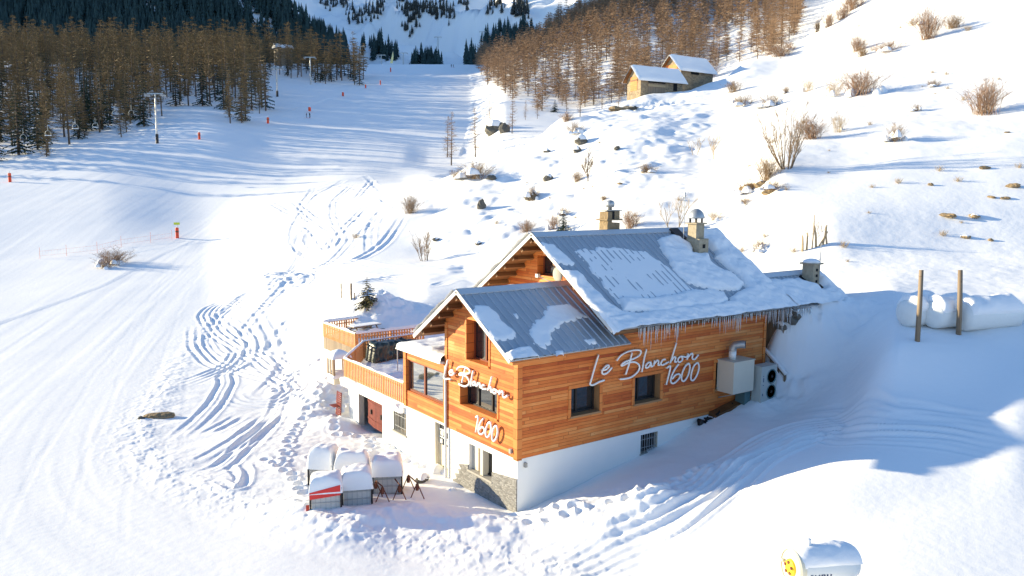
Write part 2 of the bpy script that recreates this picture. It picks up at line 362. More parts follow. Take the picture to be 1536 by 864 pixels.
def xyz(XS, DS, Z):
    Y = z2y(XS[:, None], Z, DS[None, :])
    a = (XS[:, None]-768)/F; b = (432-Y)/F; D = DS[None, :]
    P = np.empty(Z.shape+(3,))
    for k in range(3): P[..., k] = C[k]+D*(FW[k]+RT[k]*a+UP[k]*b)
    return P, Y
P0, Y0 = xyz(XS, DS, Z0)
def px3(x, y, P=None, Y=None):
    """first ground point seen at image position (x, y)"""
    P = P0 if P is None else P; Y = Y0 if Y is None else Y
    i = int(np.clip(np.searchsorted(XS, x)-1, 0, len(XS)-2)); t = (x-XS[i])/(XS[i+1]-XS[i])
    yy = Y[i]*(1-t)+Y[i+1]*t; j = int(np.argmax(yy <= y))
    if j == 0: j = len(yy)-1
    s = (yy[j-1]-y)/(yy[j-1]-yy[j]+1e-9); s = min(max(s, 0), 1)
    a = P[i, j-1]*(1-t)+P[i+1, j-1]*t; b = P[i, j]*(1-t)+P[i+1, j]*t
    return a*(1-s)+b*s
def catmull(pts, n=6):
    p = [np.array(q, float) for q in pts]; p = [2*p[0]-p[1]]+p+[2*p[-1]-p[-2]]; out = []
    for i in range(1, len(p)-2):
        for k in range(n):
            t = k/n; a, b, c, d = p[i-1:i+3]
            out.append(.5*((2*b)+(c-a)*t+(2*a-5*b+4*c-d)*t*t+(3*b-a-3*c+d)*t**3))
    out.append(p[-2]); return out
def world_line(px, n=5): return np.array([px3(*q)[:2] for q in catmull(px, n)])
GX, GY = P0[..., 0], P0[..., 1]
def line_dist(L, R):
    """signed distance to polyline L and arc position, for grid vertices closer than R"""
    sel = (GX > L[:, 0].min()-R) & (GX < L[:, 0].max()+R) & (GY > L[:, 1].min()-R) & (GY < L[:, 1].max()+R)
    x = GX[sel]; y = GY[sel]; best = np.full(x.shape, 1e9); sg = np.zeros(x.shape); arc = np.zeros(x.shape); acc = 0
    for a, b in zip(L[:-1], L[1:]):
        d = b-a; l2 = d@d+1e-12; t = np.clip(((x-a[0])*d[0]+(y-a[1])*d[1])/l2, 0, 1)
        ex = x-a[0]-t*d[0]; ey = y-a[1]-t*d[1]; q = np.hypot(ex, ey); m = q < best
        best[m] = q[m]; sg[m] = np.sign(d[0]*ey-d[1]*ex)[m]; arc[m] = acc+t[m]*math.sqrt(l2); acc += math.sqrt(l2)
    return sel, best, sg, arc
DZ = np.zeros_like(Z0)
XX = XS[:, None]+0*Y0; DD = DS[None, :]+0*Y0
# masks in plan -------------------------------------------------
def inside(poly, x, y):
    c = np.zeros(x.shape, bool); n = len(poly)
    for i in range(n):
        x1, y1 = poly[i]; x2, y2 = poly[(i+1) % n]
        m = ((y1 > y) != (y2 > y)) & (x < (x2-x1)*(y-y1)/((y2-y1) if y2 != y1 else 1e-9)+x1); c ^= m
    return c
edgeR = [(548,262),(470,288),(425,310),(418,350),(412,388),(370,430),(318,480),(278,535),(240,590),(207,640),(222,690),(290,728),(380,755),(480,780),(560,802),(660,822),(760,842),(850,862)]
ER = world_line(edgeR, 4)
piste_poly = [tuple(p) for p in ER]+[tuple(px3(850, 900)[:2]), tuple(at(-700, 900, 24)[:2]), tuple(px3(-850, 200)[:2]), tuple(px3(-100,245)[:2]), tuple(px3(200,207)[:2]), tuple(px3(400,175)[:2]), tuple(px3(545,130)[:2]), tuple(px3(700,104)[:2]), tuple(px3(715,135)[:2]), tuple(px3(690,235)[:2])]
PIS = inside(piste_poly, GX, GY)
hillm = sst(60, 80, DD)*sst(600, 700, XX)*(~PIS)
# broad swells and lumps
DZ += fbm(GX/9, GY/9, 3, 11)*.25*np.where(PIS, .25, .6)*sst(15, 40, DD)
hl = sst(1150, 980, XX)
DZ += hillm*(fbm(GX/6, GY/6, 4, 21)*.65*sst(90, 60, np.abs(DD-105))*(.45+.55*hl) + np.maximum(fbm(GX/4, GY/4, 3, 23)-.1, 0)*1.0*hl*sst(60, 30, np.abs(DD-105)) + fbm(GX/26, GY/26, 2, 24)*.5)
fresh = np.where(PIS, 0, 1.0)*(1-hillm)
lum = np.clip(fbm(GX/2.2, GY/2.2, 3, 31), -.3, 1)
near = sst(75, 45, DD)
smooth_br = sst(1010, 1120, XX)*sst(33.5, 31, DD)      # the untouched bank, bottom right
DZ += fresh*near*(1-smooth_br)*(lum*.05+fbm(GX/.7, GY/.7, 3, 41)*.024)
# trampled snow in front of the gable and along the facade
for poly, amp in (([(420,560),(520,560),(560,660),(680,735),(770,775),(700,800),(480,770),(380,700)], .032),
                  ([(770,772),(900,735),(1000,735),(1060,700),(1120,690),(1000,775),(900,800),(800,800)], .075)):
    W = [tuple(px3(*q)[:2]) for q in poly]; m = inside(W, GX, GY)
    DZ += m*(np.abs(fbm(GX/.9, GY/.9, 3, 51))*amp*1.3-amp*.35+(.2-np.abs(fbm(GX/.4, GY/.4, 3, 57)))*amp*.9)
# groomed piste: shallow long streaks along its run
CL = world_line([(-150,900),(60,760),(170,600),(300,430),(360,330),(430,255),(520,180),(620,105)], 5)
sel, d, sg, arc = line_dist(CL, 160)
u = d*sg
lines = fbm(u/1.6, arc/40, 3, 61)*.022+vnoise(u/.55, arc/30, 66)*.008
roll = np.sin(arc/13+fbm(u/30, arc/30, 2, 63)*3)*.22*sst(110, 200, arc)+np.sin(arc/6.1+1+fbm(u/22, arc/22, 2, 64)*4)*.09*sst(120, 190, arc)
near_run = np.zeros(GX.shape)
L2 = world_line([(430,290),(345,380),(235,520),(165,630),(175,725),(300,800),(480,850),(700,905)], 5)
sel2, d2, sg2, arc2 = line_dist(L2, 26)
near_run[sel2] = sst(24, 9, d2)
DZ[sel] += np.where(PIS[sel], lines*(1-near_run[sel])+roll, 0)
u2 = d2*sg2
DZ[sel2] += np.where(PIS[sel2], near_run[sel2]*(fbm(u2/1.3, arc2/45, 3, 67)*.03+vnoise(u2/.45, arc2/25, 68)*.010), 0)
# bank between the upper piste and the lower run
bank = world_line([(-300,600),(-100,525),(0,487),(80,458),(160,428),(230,390),(288,362)], 4)
sel, d, sg, arc = line_dist(bank, 14)
v = np.where(sg > 0, sst(14, 1, d), 0)*.05*sst(0, 12, arc.max()-arc)
DZ[sel] += v*sst(0, .7, d)
DZ[sel] += .025*np.exp(-(d/.6)**2)*np.where(sg > 0, 1, .1)
# lumpy berm on the piste's edge
sel, d, sg, arc = line_dist(ER, 3.0)
far = sst(30, 70, arc)
DZ[sel] += np.exp(-((d-.3)/.55)**2)*(.025+fbm(GX[sel]/.6, GY[sel]/.6, 3, 71)*.035)*(.6+.8*far)
DZ[sel] += np.maximum(.22-np.abs(fbm(GX[sel]/.45, GY[sel]/.45, 3, 75)), 0)*.12*np.exp(-(d/1.6)**2)*far
# vehicle and ski tracks -------------------------------------------------
def z8(pts): return [(180+a/2.057, 380+b/2.057) for a, b in pts]
def rut(px, offs, depth=.09, w=.2, ridge=.5):
    L = world_line(px, 5); R = max(abs(o) for o in offs)+1.2
    sel, d, sg, arc = line_dist(L, R); u = d*sg+vnoise(arc/3, arc*0, 83)*.25; t = np.zeros(u.shape)
    ef = min(6.0, arc.max()*.3); endf = sst(0, ef, arc)*sst(0, ef, arc.max()-arc)
    dep = depth*(.75+.5*vnoise(arc/1.7, u*.3, 81))
    for o in offs:
        q = (u-o)/w; t += -dep*np.exp(-q**4)+dep*ridge*np.exp(-((np.abs(q)-1.6)/.55)**2)
    DZ[sel] += t*endf*np.where(d < R, 1, 0)
T = [([(690,150),(480,165),(330,152),(272,190),(300,240),(370,290),(352,340),(240,390),(150,420)], (-.7,-.25,.3,.75), .10),
     ([(240,215),(235,290),(290,340),(400,370),(480,390),(545,425)], (-.5,.1,.6), .09),
     ([(340,190),(400,260),(402,330),(335,370),(330,410),(260,500),(170,590)], (-.45,.45), .12),
     ([(300,240),(330,300),(400,310),(470,350),(550,400),(540,430),(470,460),(370,455),(340,420)], (-.8,-.3,.2,.7), .08),
     ([(385,490),(330,525),(270,560)], (-.3,.3), .08), ([(490,480),(420,540),(350,590),(230,660)], (-.5,.2,.7), .11),
     ([(440,540),(340,640),(240,690)], (-.4,.4), .12), ([(520,400),(470,500),(380,600),(300,660)], (-.3,.5), .08),
     ([(350,640),(378,680),(358,722),(310,690)], (-.3,.3), .12), ([(640,165),(560,220),(440,275)], (0,), .07),
     ([(600,180),(520,240),(430,250)], (-.3,.3), .07), ([(460,300),(520,350),(560,390)], (-.3,.4), .08), ([(330,210),(360,270),(390,330)], (-.6,0,.6), .08)]
for p, o, dd in T: rut(z8(p), o, dd*.62, .17)
for p, o in [([(520,268),(470,300),(440,350),(455,388)], (-.3,.3)), ([(560,300),(520,340),(490,385)], (-.4,.4)), ([(545,262),(575,300),(540,350),(480,372)], (0,.5)),
          ([(500,275),(560,290),(610,318)], (-.3,.3)), ([(440,300),(480,330),(520,330),(560,318)], (-.4,.4)), ([(380,420),(410,412),(450,430)], (-.6,0,.6)), ([(372,432),(415,420),(440,436)], (-.5,.5)),
          ([(440,395),(520,392),(600,400),(760,388)], (-.5,.3)), ([(470,280),(450,320),(500,350),(470,385)], (0,.6)), ([(430,330),(470,345),(500,385)], (-.3,.3)), ([(400,300),(450,320),(520,300),(590,285)], (-.4,.3)), ([(425,345),(500,325),(580,345)], (0,.5)), ([(530,275),(500,310),(520,370)], (-.3,.4)), ([(600,300),(560,330),(555,385)], (-.3,.3)), ([(440,372),(520,352),(610,352)], (-.3,.4)), ([(465,335),(440,365),(470,390)], (0,.4)), ([(560,268),(530,300),(470,310),(425,322)], (-.4,.4)), ([(395,412),(470,405),(560,415),(640,420)], (-.5,.4)), ([(470,330),(455,385),(420,425),(370,445),(330,480),(315,520)], (-.5,-.1,.4)), ([(540,345),(500,390),(440,425),(390,470),(360,520)], (-.4,.3)), ([(610,320),(570,370),(520,395),(430,412),(360,440)], (-.4,.4)), ([(380,440),(450,432),(520,440),(590,432)], (-.4,.3)), ([(420,470),(480,440),(540,425),(640,408)], (-.3,.4)), ([(350,430),(400,425),(440,410),(470,420),(430,440),(380,435)], (-.5,0,.5)), ([(385,455),(420,520),(440,560)], (-.4,.3)), ([(470,455),(430,490),(400,540)], (-.4,.3)), ([(500,470),(450,500),(420,550),(380,600)], (0,.5)), ([(640,400),(720,396),(780,384)], (-.4,.4)), ([(560,420),(640,430),(690,420)], (0,.5))]:
    rut(p, o, .085, .3)
rut([(1600,690),(1536,668),(1440,648),(1350,640),(1260,640),(1190,650),(1120,690),(1060,738),(1000,780),(930,815),(860,850),(780,880)], (-1.3,-.95,-.6,-.2,.25,.6,1.0,1.35), .06, .15, .8)
rut([(1536,672),(1400,648),(1260,648),(1170,675),(1090,730),(1020,780),(930,830)], (-.5,0,.5), .09, .17, .7)
rut([(1536,655),(1400,622),(1300,612),(1230,618),(1180,625)], (-.4,.5), .06, .2)
# tracks on the piste and faint ones on the big slope
for k in range(16):
    x0 = 40+k*26; pts = [(x0-60+rnd.uniform(-20,20), 860-rnd.uniform(0,30)), (x0*.6+60, 650), (x0*.35+190+rnd.uniform(-20,20), 470), (x0*.18+290, 345)]
    (rut(pts, (0,), .005, .16, .3) if k % 4 == 0 else None)
# footprints
fr = random.Random(3)
def prints(px, step=.62):
    L = world_line(px, 6); seg = np.hypot(*np.diff(L, axis=0).T); cum = np.concatenate([[0], np.cumsum(seg)])
    pos = np.arange(0, cum[-1], step); xs = np.interp(pos, cum, L[:, 0]); ys = np.interp(pos, cum, L[:, 1])
    for k, (a, b) in enumerate(zip(xs, ys)):
        a += fr.uniform(-.12,.12); b += fr.uniform(-.12,.12)
        m = (np.abs(GX-a) < .6) & (np.abs(GY-b) < .6)
        q = np.hypot(GX[m]-a, GY[m]-b); DZ[m] += -.13*np.exp(-(q/.16)**2)+.05*np.exp(-((q-.3)/.1)**2)
for p in ([(500,560),(470,610),(440,650),(420,700)], [(520,600),(500,650),(560,660),(620,690)], [(430,560),(450,600),(500,620)], [(640,700),(590,690),(520,680),(450,690)],
          [(400,690),(440,715),(455,745)], [(560,660),(540,690),(520,700)], [(480,540),(440,560),(410,590)], [(770,780),(850,770),(930,760),(1010,735)], [(800,790),(880,775),(960,745),(1060,700)]): prints(p)
# ploughed ridge and shovelled heaps
def heap(px, r, h, s=0, sq=1):
    a = px3(*px); m = (np.abs(GX-a[0]) < 3*r) & (np.abs(GY-a[1]) < 3*r)
    q = np.hypot(GX[m]-a[0], GY[m]-a[1])/r; DZ[m] += h*np.exp(-q**2)*(1+fbm(GX[m]/.6, GY[m]/.6, 3, 90+s)*.5)
for i, (p, r, h) in enumerate([((520,790),1.6,.35),((600,772),1.5,.28),((690,790),1.6,.30),((450,770),1.3,.3),((760,800),1.3,.3),((850,770),1.0,.35),((960,757),.9,.3),((905,790),1.0,.25),
        ((1185,590),1.3,.6),((1130,612),.9,.3),((490,590),1.6,.7),((470,620),1.4,.4),((505,640),1.1,.5),((560,640),.8,-.25),((425,425),3.0,.55),((400,420),2.0,.5),((551,462),2.2,1.0),
        ((1215,480),1.5,.9),((1190,500),1.3,.4),((1260,470),2.0,.5),((575,470),2.2,.7),((952,157),4.0,-1.1),((975,153),4.0,-.9),((1000,149),4.0,-.7),((985,748),.8,.25),((1090,705),1.2,.25)]): heap(p, r, h, i)
# mogul-like drifted lumps on the hillside
Zs = Z0+DZ
P1, Y1 = xyz(XS, DS, Zs)
ground = grid_obj('snow_ground', P1.astype(np.float32), M_['snow']); tag(ground, kind='structure')
def gpt(x, y): return px3(x, y, P1, Y1)
def gz(X, Y):
    z = 0.0
    for _ in range(6):
        d = np.array([X, Y, z])-C; D = d@FW; x = 768+F*(d@RT)/D
        i = int(np.clip(np.searchsorted(XS, x)-1, 0, len(XS)-2)); j = int(np.clip(np.searchsorted(DS, D)-1, 0, len(DS)-2))
        t = min(max((x-XS[i])/(XS[i+1]-XS[i]), 0), 1); s = min(max((D-DS[j])/(DS[j+1]-DS[j]), 0), 1)
        z = (Zs[i, j]*(1-t)+Zs[i+1, j]*t)*(1-s)+(Zs[i, j+1]*(1-t)+Zs[i+1, j+1]*t)*s
    return z
# the rest of the valley floor round the viewpoint (out of frame, seen in the window panes)
th = np.linspace(math.radians(50), math.radians(310), 80); rr = np.geomspace(6, 700, 60)
A = th[:, None]+YAW; R = rr[None, :]+0*A
Pv = np.empty(A.shape[:1]+(60, 3)); Pv[..., 0] = C[0]+R*np.sin(A); Pv[..., 1] = C[1]+R*np.cos(A)
Pv[..., 2] = -2.6+np.maximum(0, R-70)*.12+fbm(Pv[..., 0]/20, Pv[..., 1]/20, 3, 5)*1.2
vf = grid_obj('valley_floor', Pv, M_['snow']); tag(vf, kind='structure')
# ------------------------------------------------------------------ far mountains
FAR = {
 -1600: [(560,150),(700,-300),(850,-900),(1000,-900),(1250,-300),(1700,-350)],
 -800: [(560,150),(700,-150),(850,-700),(1000,-600),(1250,-200),(1700,-260)],
 -300: [(560,140),(700,20),(850,-330),(1000,-330),(1250,-90),(1700,-160)],
 0:    [(560,130),(700,45),(850,-110),(950,-150),(1250,-100),(1700,-180)],
 200:  [(560,130),(700,60),(850,-70),(950,-90),(1250,-90),(1700,-180)],
 350:  [(560,130),(700,75),(850,-18),(950,-5),(1250,-60),(1700,-170)],
 430:  [(560,125),(700,88),(850,15),(950,48),(1200,-20),(1700,-200)],
 480:  [(560,120),(700,97),(850,50),(950,68),(1200,10),(1700,-130)],
 530:  [(560,115),(700,102),(850,86),(950,78),(1200,25),(1700,-120)],
 620:  [(560,115),(700,106),(850,92),(1000,72),(1200,35),(1400,-10),(1700,-110)],
 700:  [(560,115),(700,100),(900,70),(1100,40),(1300,0),(1700,-110)],
 770:  [(560,110),(700,85),(900,55),(1100,20),(1300,-20),(1700,-110)],
 860:  [(560,100),(700,60),(900,20),(1100,-10),(1300,-40),(1700,-120)],
 1000: [(560,60),(700,0),(900,-50),(1200,-90),(1700,-140)],
 1200: [(560,25),(700,-15),(900,-55),(1200,-100),(1700,-160)],
 1500: [(560,0),(700,-60),(900,-120),(1200,-180),(1700,-260)],
 2400: [(560,0),(700,-100),(900,-200),(1200,-300),(1700,-400)],
}
XF = np.array(list(np.arange(-1600, -160, 60.))+list(np.arange(-160, 1700, 5.))+list(np.arange(1700, 2401, 60.))); DF = np.geomspace(560, 1700, 240)
kx, kz = profile_table(FAR, DF); ZF = pchip(kx, kz, XF)
Pf, Yf = xyz(XF, DF, ZF)
fx, fy = Pf[..., 0], Pf[..., 1]
mm = sst(600, 800, DF[None, :]+0*fx)
ridge = np.abs(fbm(fx/120, fy/170, 5, 200))
ZF = ZF+mm*(fbm(fx/60, fy/60, 5, 210)*7+(.25-ridge)*170*sst(430, 600, XF)[:, None]*sst(700, 1000, DF)[None, :]+(fbm(fx/45, fy/45, 4, 220)*4)*sst(640, 520, XF)[:, None])
Pf, Yf = xyz(XF, DF, ZF)
mo = grid_obj('mountain', Pf, M_['snow']); tag(mo, kind='structure')
def fpt(x, y):
    i = int(np.clip(np.searchsorted(XF, x)-1, 0, len(XF)-1)); yy = Yf[i]; j = int(np.argmax(yy <= y))
    return Pf[i, j if j else -1]
# ------------------------------------------------------------------ the chalet
ch = empty('chalet', (0, 0, -2.4), 'large orange timber chalet with metal gable roofs, white ground floor and long icicles', 'chalet')
LR, LH, LE = 3.13, 6.34, 4.11           # lower roof: ridge y, ridge z, right eave z (at y = -.62)
MR, MH, ME = 4.59, 8.45, 4.81           # main roof:  ridge y, ridge z, right eave z (at y = -.87)
sL = (LH-LE)/(LR+.62); sLl = (LH-3.94)/(6.76-LR); sM = (MH-ME)/(MR+.87)
XB, XE = 5.35, 15.05                    # main gable wall, far end
YL, YM = 5.26, 9.2                      # depth of the lower block and of the main block
def wall(mb, P, outline, holes, mi=0):
    """outline: [(t, zlo, zhi)...] polyline of the wall's bottom and top along t; holes: (t0, t1, z0, z1); P(t, z) -> 3D"""
    ts = sorted(set([o[0] for o in outline]+[h[0] for h in holes]+[h[1] for h in holes]))
    T = [o[0] for o in outline]
    lo = lambda t: np.interp(t, T, [o[1] for o in outline]); hi = lambda t: np.interp(t, T, [o[2] for o in outline])
    for a, b in zip(ts[:-1], ts[1:]):
        m = (a+b)/2; hs = sorted([(h[2], h[3]) for h in holes if h[0]-1e-6 <= a and b <= h[1]+1e-6])
        z = (lo(a), lo(b))
        for h0, h1 in hs:
            mb.quad(P(a, z[0]), P(b, z[1]), P(b, h0), P(a, h0), mi); z = (h1, h1)
        mb.quad(P(a, z[0]), P(b, z[1]), P(b, hi(b)), P(a, hi(a)), mi)
PG = lambda x: (lambda t, z: (x, t, z))
PF = lambda y: (lambda t, z: (t, y, z))
TW = .05                                 # the boards stand this far proud of the masonry
# ground floor masonry
w1 = (1.72, 3.46, -1.43, -.28); dr = (5.17, 6.30, -2.6, -.03); rd = (11.57, 14.35, -2.6, -.42); w2 = (9.02, 10.35, -1.42, -.36)
bw = (6.71, 7.76, -1.10, -.24)
mb = MB()
wall(mb, PG(0), [(0, -3.6, .12), (15.6, -3.6, .12)], [w1, dr, rd, w2])
wall(mb, PF(0), [(0, -3.6, .12), (XE, -3.6, .12)], [bw])
mb.quad((0, 15.6, -3.6), (7, 15.6, -3.6), (7, 15.6, .12), (0, 15.6, .12))
mb.quad((XE, 0, -3.6), (XE, YM, -3.6), (XE, YM, 3), (XE, 0, 3)); mb.quad((7, 9.1, -3.6), (7, 15.6, -3.6), (7, 15.6, .1), (7, 9.1, .1))
mb.build('masonry_wall', M_['plaster'], ch)
def reveal(mb, axis, base, h, depth, mi=0):
    a, b, z0, z1 = h; P = (lambda t, z, d: (base+d, t, z)) if axis == 0 else (lambda t, z, d: (t, base+d, z))
    for p, q in (((a, z0), (a, z1)), ((b, z0), (b, z1)), ((a, z1), (b, z1)), ((a, z0), (b, z0))):
        mb.quad(P(*p, 0), P(*q, 0), P(*q, depth), P(*p, depth), mi)
def window(axis, base, h, depth, revm, framem, mull=(.5,), sill=True, trim=None, fw=.07, glass='glass', trimout=.03, bars=False):
    a, b, z0, z1 = h
    mb = MB(); reveal(mb, axis, base, h, depth); win = mb.build('window', M_[revm], ch)
    B = lambda mb, t0, t1, y0, y1, d0, d1: mb.box(base+d0, base+d1, t0, t1, y0, y1) if axis == 0 else mb.box(t0, t1, base+d0, base+d1, y0, y1)
    f = MB()
    B(f, a, a+fw, z0, z1, depth-.06, depth-.003); B(f, b-fw, b, z0, z1, depth-.06, depth-.003)
    B(f, a+fw, b-fw, z0, z0+fw, depth-.06, depth-.003); B(f, a+fw, b-fw, z1-fw, z1, depth-.06, depth-.003)
    for m in mull:
        c = a+(b-a)*m; B(f, c-fw*.6, c+fw*.6, z0+fw, z1-fw, depth-.055, depth-.004)
    f.build('frame', M_[framem], win)
    g = MB(); P = (lambda t, z: (base+depth, t, z)) if axis == 0 else (lambda t, z: (t, base+depth, z))
    g.quad(P(a, z0), P(b, z0), P(b, z1), P(a, z1)); g.build('pane', M_[glass], win)
    if sill:
        s = MB(); B(s, a-.05, b+.05, z0-.07, z0+.012, -.07, depth-.065); s.build('sill', M_[revm if revm in ('reveal', 'trim') else 'sill'], win)
    if trim:
        t = MB(); w = trim
        B(t, a-w, a-.004, z0-w, z1+w, -trimout, .02); B(t, b+.004, b+w, z0-w, z1+w, -trimout, .02)
        B(t, a-.004, b+.004, z1+.004, z1+w, -trimout-.002, .02); B(t, a-.004, b+.004, z0-w, z0-.072, -trimout-.002, .02)
        t.build('trim', M_['trim'], win)
    if bars:
        k = MB(); n = int((b-a)/.14)
        for i in range(1, n):
            c = a+(b-a)*i/n; B(k, c-.011, c+.011, z0, z1, .05, .072)
        for z in (z0+.25, z1-.25): B(k, a, b, z-.012, z+.012, .046, .05)
        k.build('bars', M_['greymetal'], win)
    return win
window(0, 0, w1, .34, 'plaster', 'darkframe', (.5,))
p = MB(); p.box(.03, .33, 2.46, 2.66, -1.418, -.28); p.build('window_pier', M_['cream'], ch)
window(0, 0, w2, .28, 'cream', 'oldwood', (.35,), bars=True)
window(1, 0, bw, .30, 'cream', 'darkframe', (.5,), bars=True)
# shutters folded into the stone-clad window, and shutter of the small window
for (y0, y1) in ((2.68, 2.98), (3.0, 3.44)):
    s = MB(); s.box(.17, .22, y0, y1, -1.40, -.30); s.build('shutter', M_['cream' if y0 > 2.9 else 'oldwood'], ch)
# red double door and the half-glazed door
s = MB(); reveal(s, 0, 0, (rd[0], rd[1], -2.6, rd[3]), .32); s.build('door_reveal', M_['cream'], ch)
k = MB(); k.quad((.9, rd[0]-.3, -2.7), (.9, rd[1]+.3, -2.7), (.9, rd[1]+.3, 0), (.9, rd[0]-.3, 0)); k.build('dark_doorway', M_['black'], ch)
for (ya, xa, yb, xb) in ((rd[0]+.03, .12, 12.86, .13), (12.90, .15, 13.75, .30)):
    d = MB(); a = np.array((xa, ya, -1.98)); b = np.array((xb, yb, -1.98)); d.bar(a+(0, 0, .76), b+(0, 0, .76), .06, 1.5)
    dd = d.build('door', M_['reddoor'], ch)
    for zz in (.35, 1.25): e = MB(); e.bar(a+(-.045, 0, zz), b+(-.045, 0, zz), .03, .12); e.build('ledge', M_['reddoor'], dd)
    e = MB(); q = a*.85+b*.15; e.box(q[0]-.12, q[0]-.05, q[1]-.03, q[1]+.03, -1.3, -1.05); e.build('handle', M_['darkframe'], dd)
s = MB(); reveal(s, 0, 0, (dr[0], dr[1], -2.6, dr[3]), .20); s.build('door_reveal', M_['cream'], ch)
d = MB(); d.box(.20, .25, dr[0], dr[1], -2.6, dr[3]); d = d.build('door', M_['ivory'], ch)
g = MB(); g.box(.18, .199, dr[0]+.16, dr[1]-.12, -1.05, -.10); g.build('pane', M_['glass'], d)
g = MB()
for z in (-.36, -.70): g.box(.165, .18, dr[0]+.12, dr[1]-.08, z-.03, z+.03)
for (y, z, w, h) in ((5.5, -.25, .22, .16), (5.85, -.52, .25, .2), (5.45, -.86, .2, .18), (5.95, -.9, .2, .2)): g.box(.168, .178, y, y+w, z-h/2, z+h/2)
g.build('notices', M_['whitepaint'], d)
g = MB(); g.box(.11, .20, dr[0]+.08, dr[0]+.14, -1.2, -1.08); g.build('handle', M_['darkframe'], d)
# stone cladding by the near corner, ragged at its left end
st = MB(); lo = -3.4
top = [(0, -.80), (1.70, -1.02), (1.70, -1.52), (3.48, -1.52), (3.48, -1.22), (4.25, -1.42)]
cut = [(4.25, -1.42), (4.02, -1.60), (4.30, -1.66), (4.18, -1.84), (4.55, -1.92), (4.40, -2.12), (4.72, -2.22), (4.66, lo)]
poly = [(0, lo)]+top+cut[1:]
st.prism([(-.045, y, z) for y, z in poly], (.042, 0, 0)); st.build('stone_cladding', M_['stone'], ch)
# ------------------------------------------------------------------ timber walls
gw = (1.30, 4.05, 1.30, 2.34); aw = (1.92, 3.56, 3.33, 5.05)
mb = MB()
wall(mb, PG(-TW), [(-TW, 0, LE+sL*.57-.06), (LR, 0, LH-.06), (YL, 0, LH-sLl*(YL-LR)-.06)], [gw, aw])
mb.quad((-TW, YL, 0), (XB, YL, 0), (XB, YL, LH-sLl*(YL-LR)-.06), (-TW, YL, LH-sLl*(YL-LR)-.06))
mb.quad((-TW, -TW, 0), (-TW, YL, 0), (0, YL, 0), (0, -TW, 0))
mb.build('timber_gable_wall', M_['timber'], ch)
fw1 = (2.62, 4.17, 1.28, 2.43); fw2 = (6.19, 7.77, 1.24, 2.40); fw3 = (11.46, 12.5, 1.14, 2.42)
mb = MB()
wall(mb, PF(-TW), [(-TW, 0, LE+sL*.57-.06), (XB+.5, 0, LE+sL*.57-.06), (XB+.501, 0, ME+sM*.82-.06), (XE, 0, ME+sM*.82-.06)], [fw1, fw2, fw3])
mb.quad((-TW, -TW, 0), (XE, -TW, 0), (XE, 0, 0), (-TW, 0, 0)); mb.build('timber_facade_wall', M_['timber'], ch)
mg = (4.0, 5.78, 6.40, 7.33)
mb = MB(); wall(mb, PG(XB), [(0, 2.9, ME+sM*.87-.06), (MR, 2.9, MH-.06), (YM, 2.9, ME+sM*.87-.06)], [mg])
mb.quad((XB, YM, -2.4), (XE, YM, -2.4), (XE, YM, 5.3), (XB, YM, 5.3))
wall(mb, PG(XE), [(0, 1.0, ME+sM*.87-.06), (MR, 1.0, MH-.06), (YM, 1.0, ME+sM*.87-.06)], [])
mb.build('timber_upper_gable_wall', M_['timber'], ch)
window(0, -TW, gw, .42, 'trim', 'darkframe', (.33, .7), trim=.10)
window(0, -TW, aw, .42, 'trim', 'redframe', (.45,), trim=.10)
window(1, -TW, fw1, .38, 'reveal', 'darkframe', (.36,), trim=.15)
window(1, -TW, fw2, .38, 'reveal', 'darkframe', (.34,), trim=.15)
window(1, -TW, fw3, .38, 'reveal', 'darkframe', (), trim=.15)
window(0, XB, mg, .42, 'trim', 'redframe', (.5,))
# corner posts and edge boards
mb = MB(); mb.box(-TW-.045, -TW-.002, -TW-.002, .16, -.04, LE+sL*.57-.10); mb.box(-TW-.045, .14, -TW-.045, -TW-.004, -.04, LE+sL*.6-.12); mb.build('corner_board', M_['trim'], ch)
mb = MB(); mb.box(XE-.12, XE+.06, -TW-.05, -TW-.003, .3, 5.2); mb.build('corner_board', M_['trim'], ch)
mb = MB(); mb.box(-TW-.04, -TW-.003, YL-.16, YL+.03, .02, LH-sLl*(YL-LR)-.25); mb.build('corner_board', M_['trim'], ch)
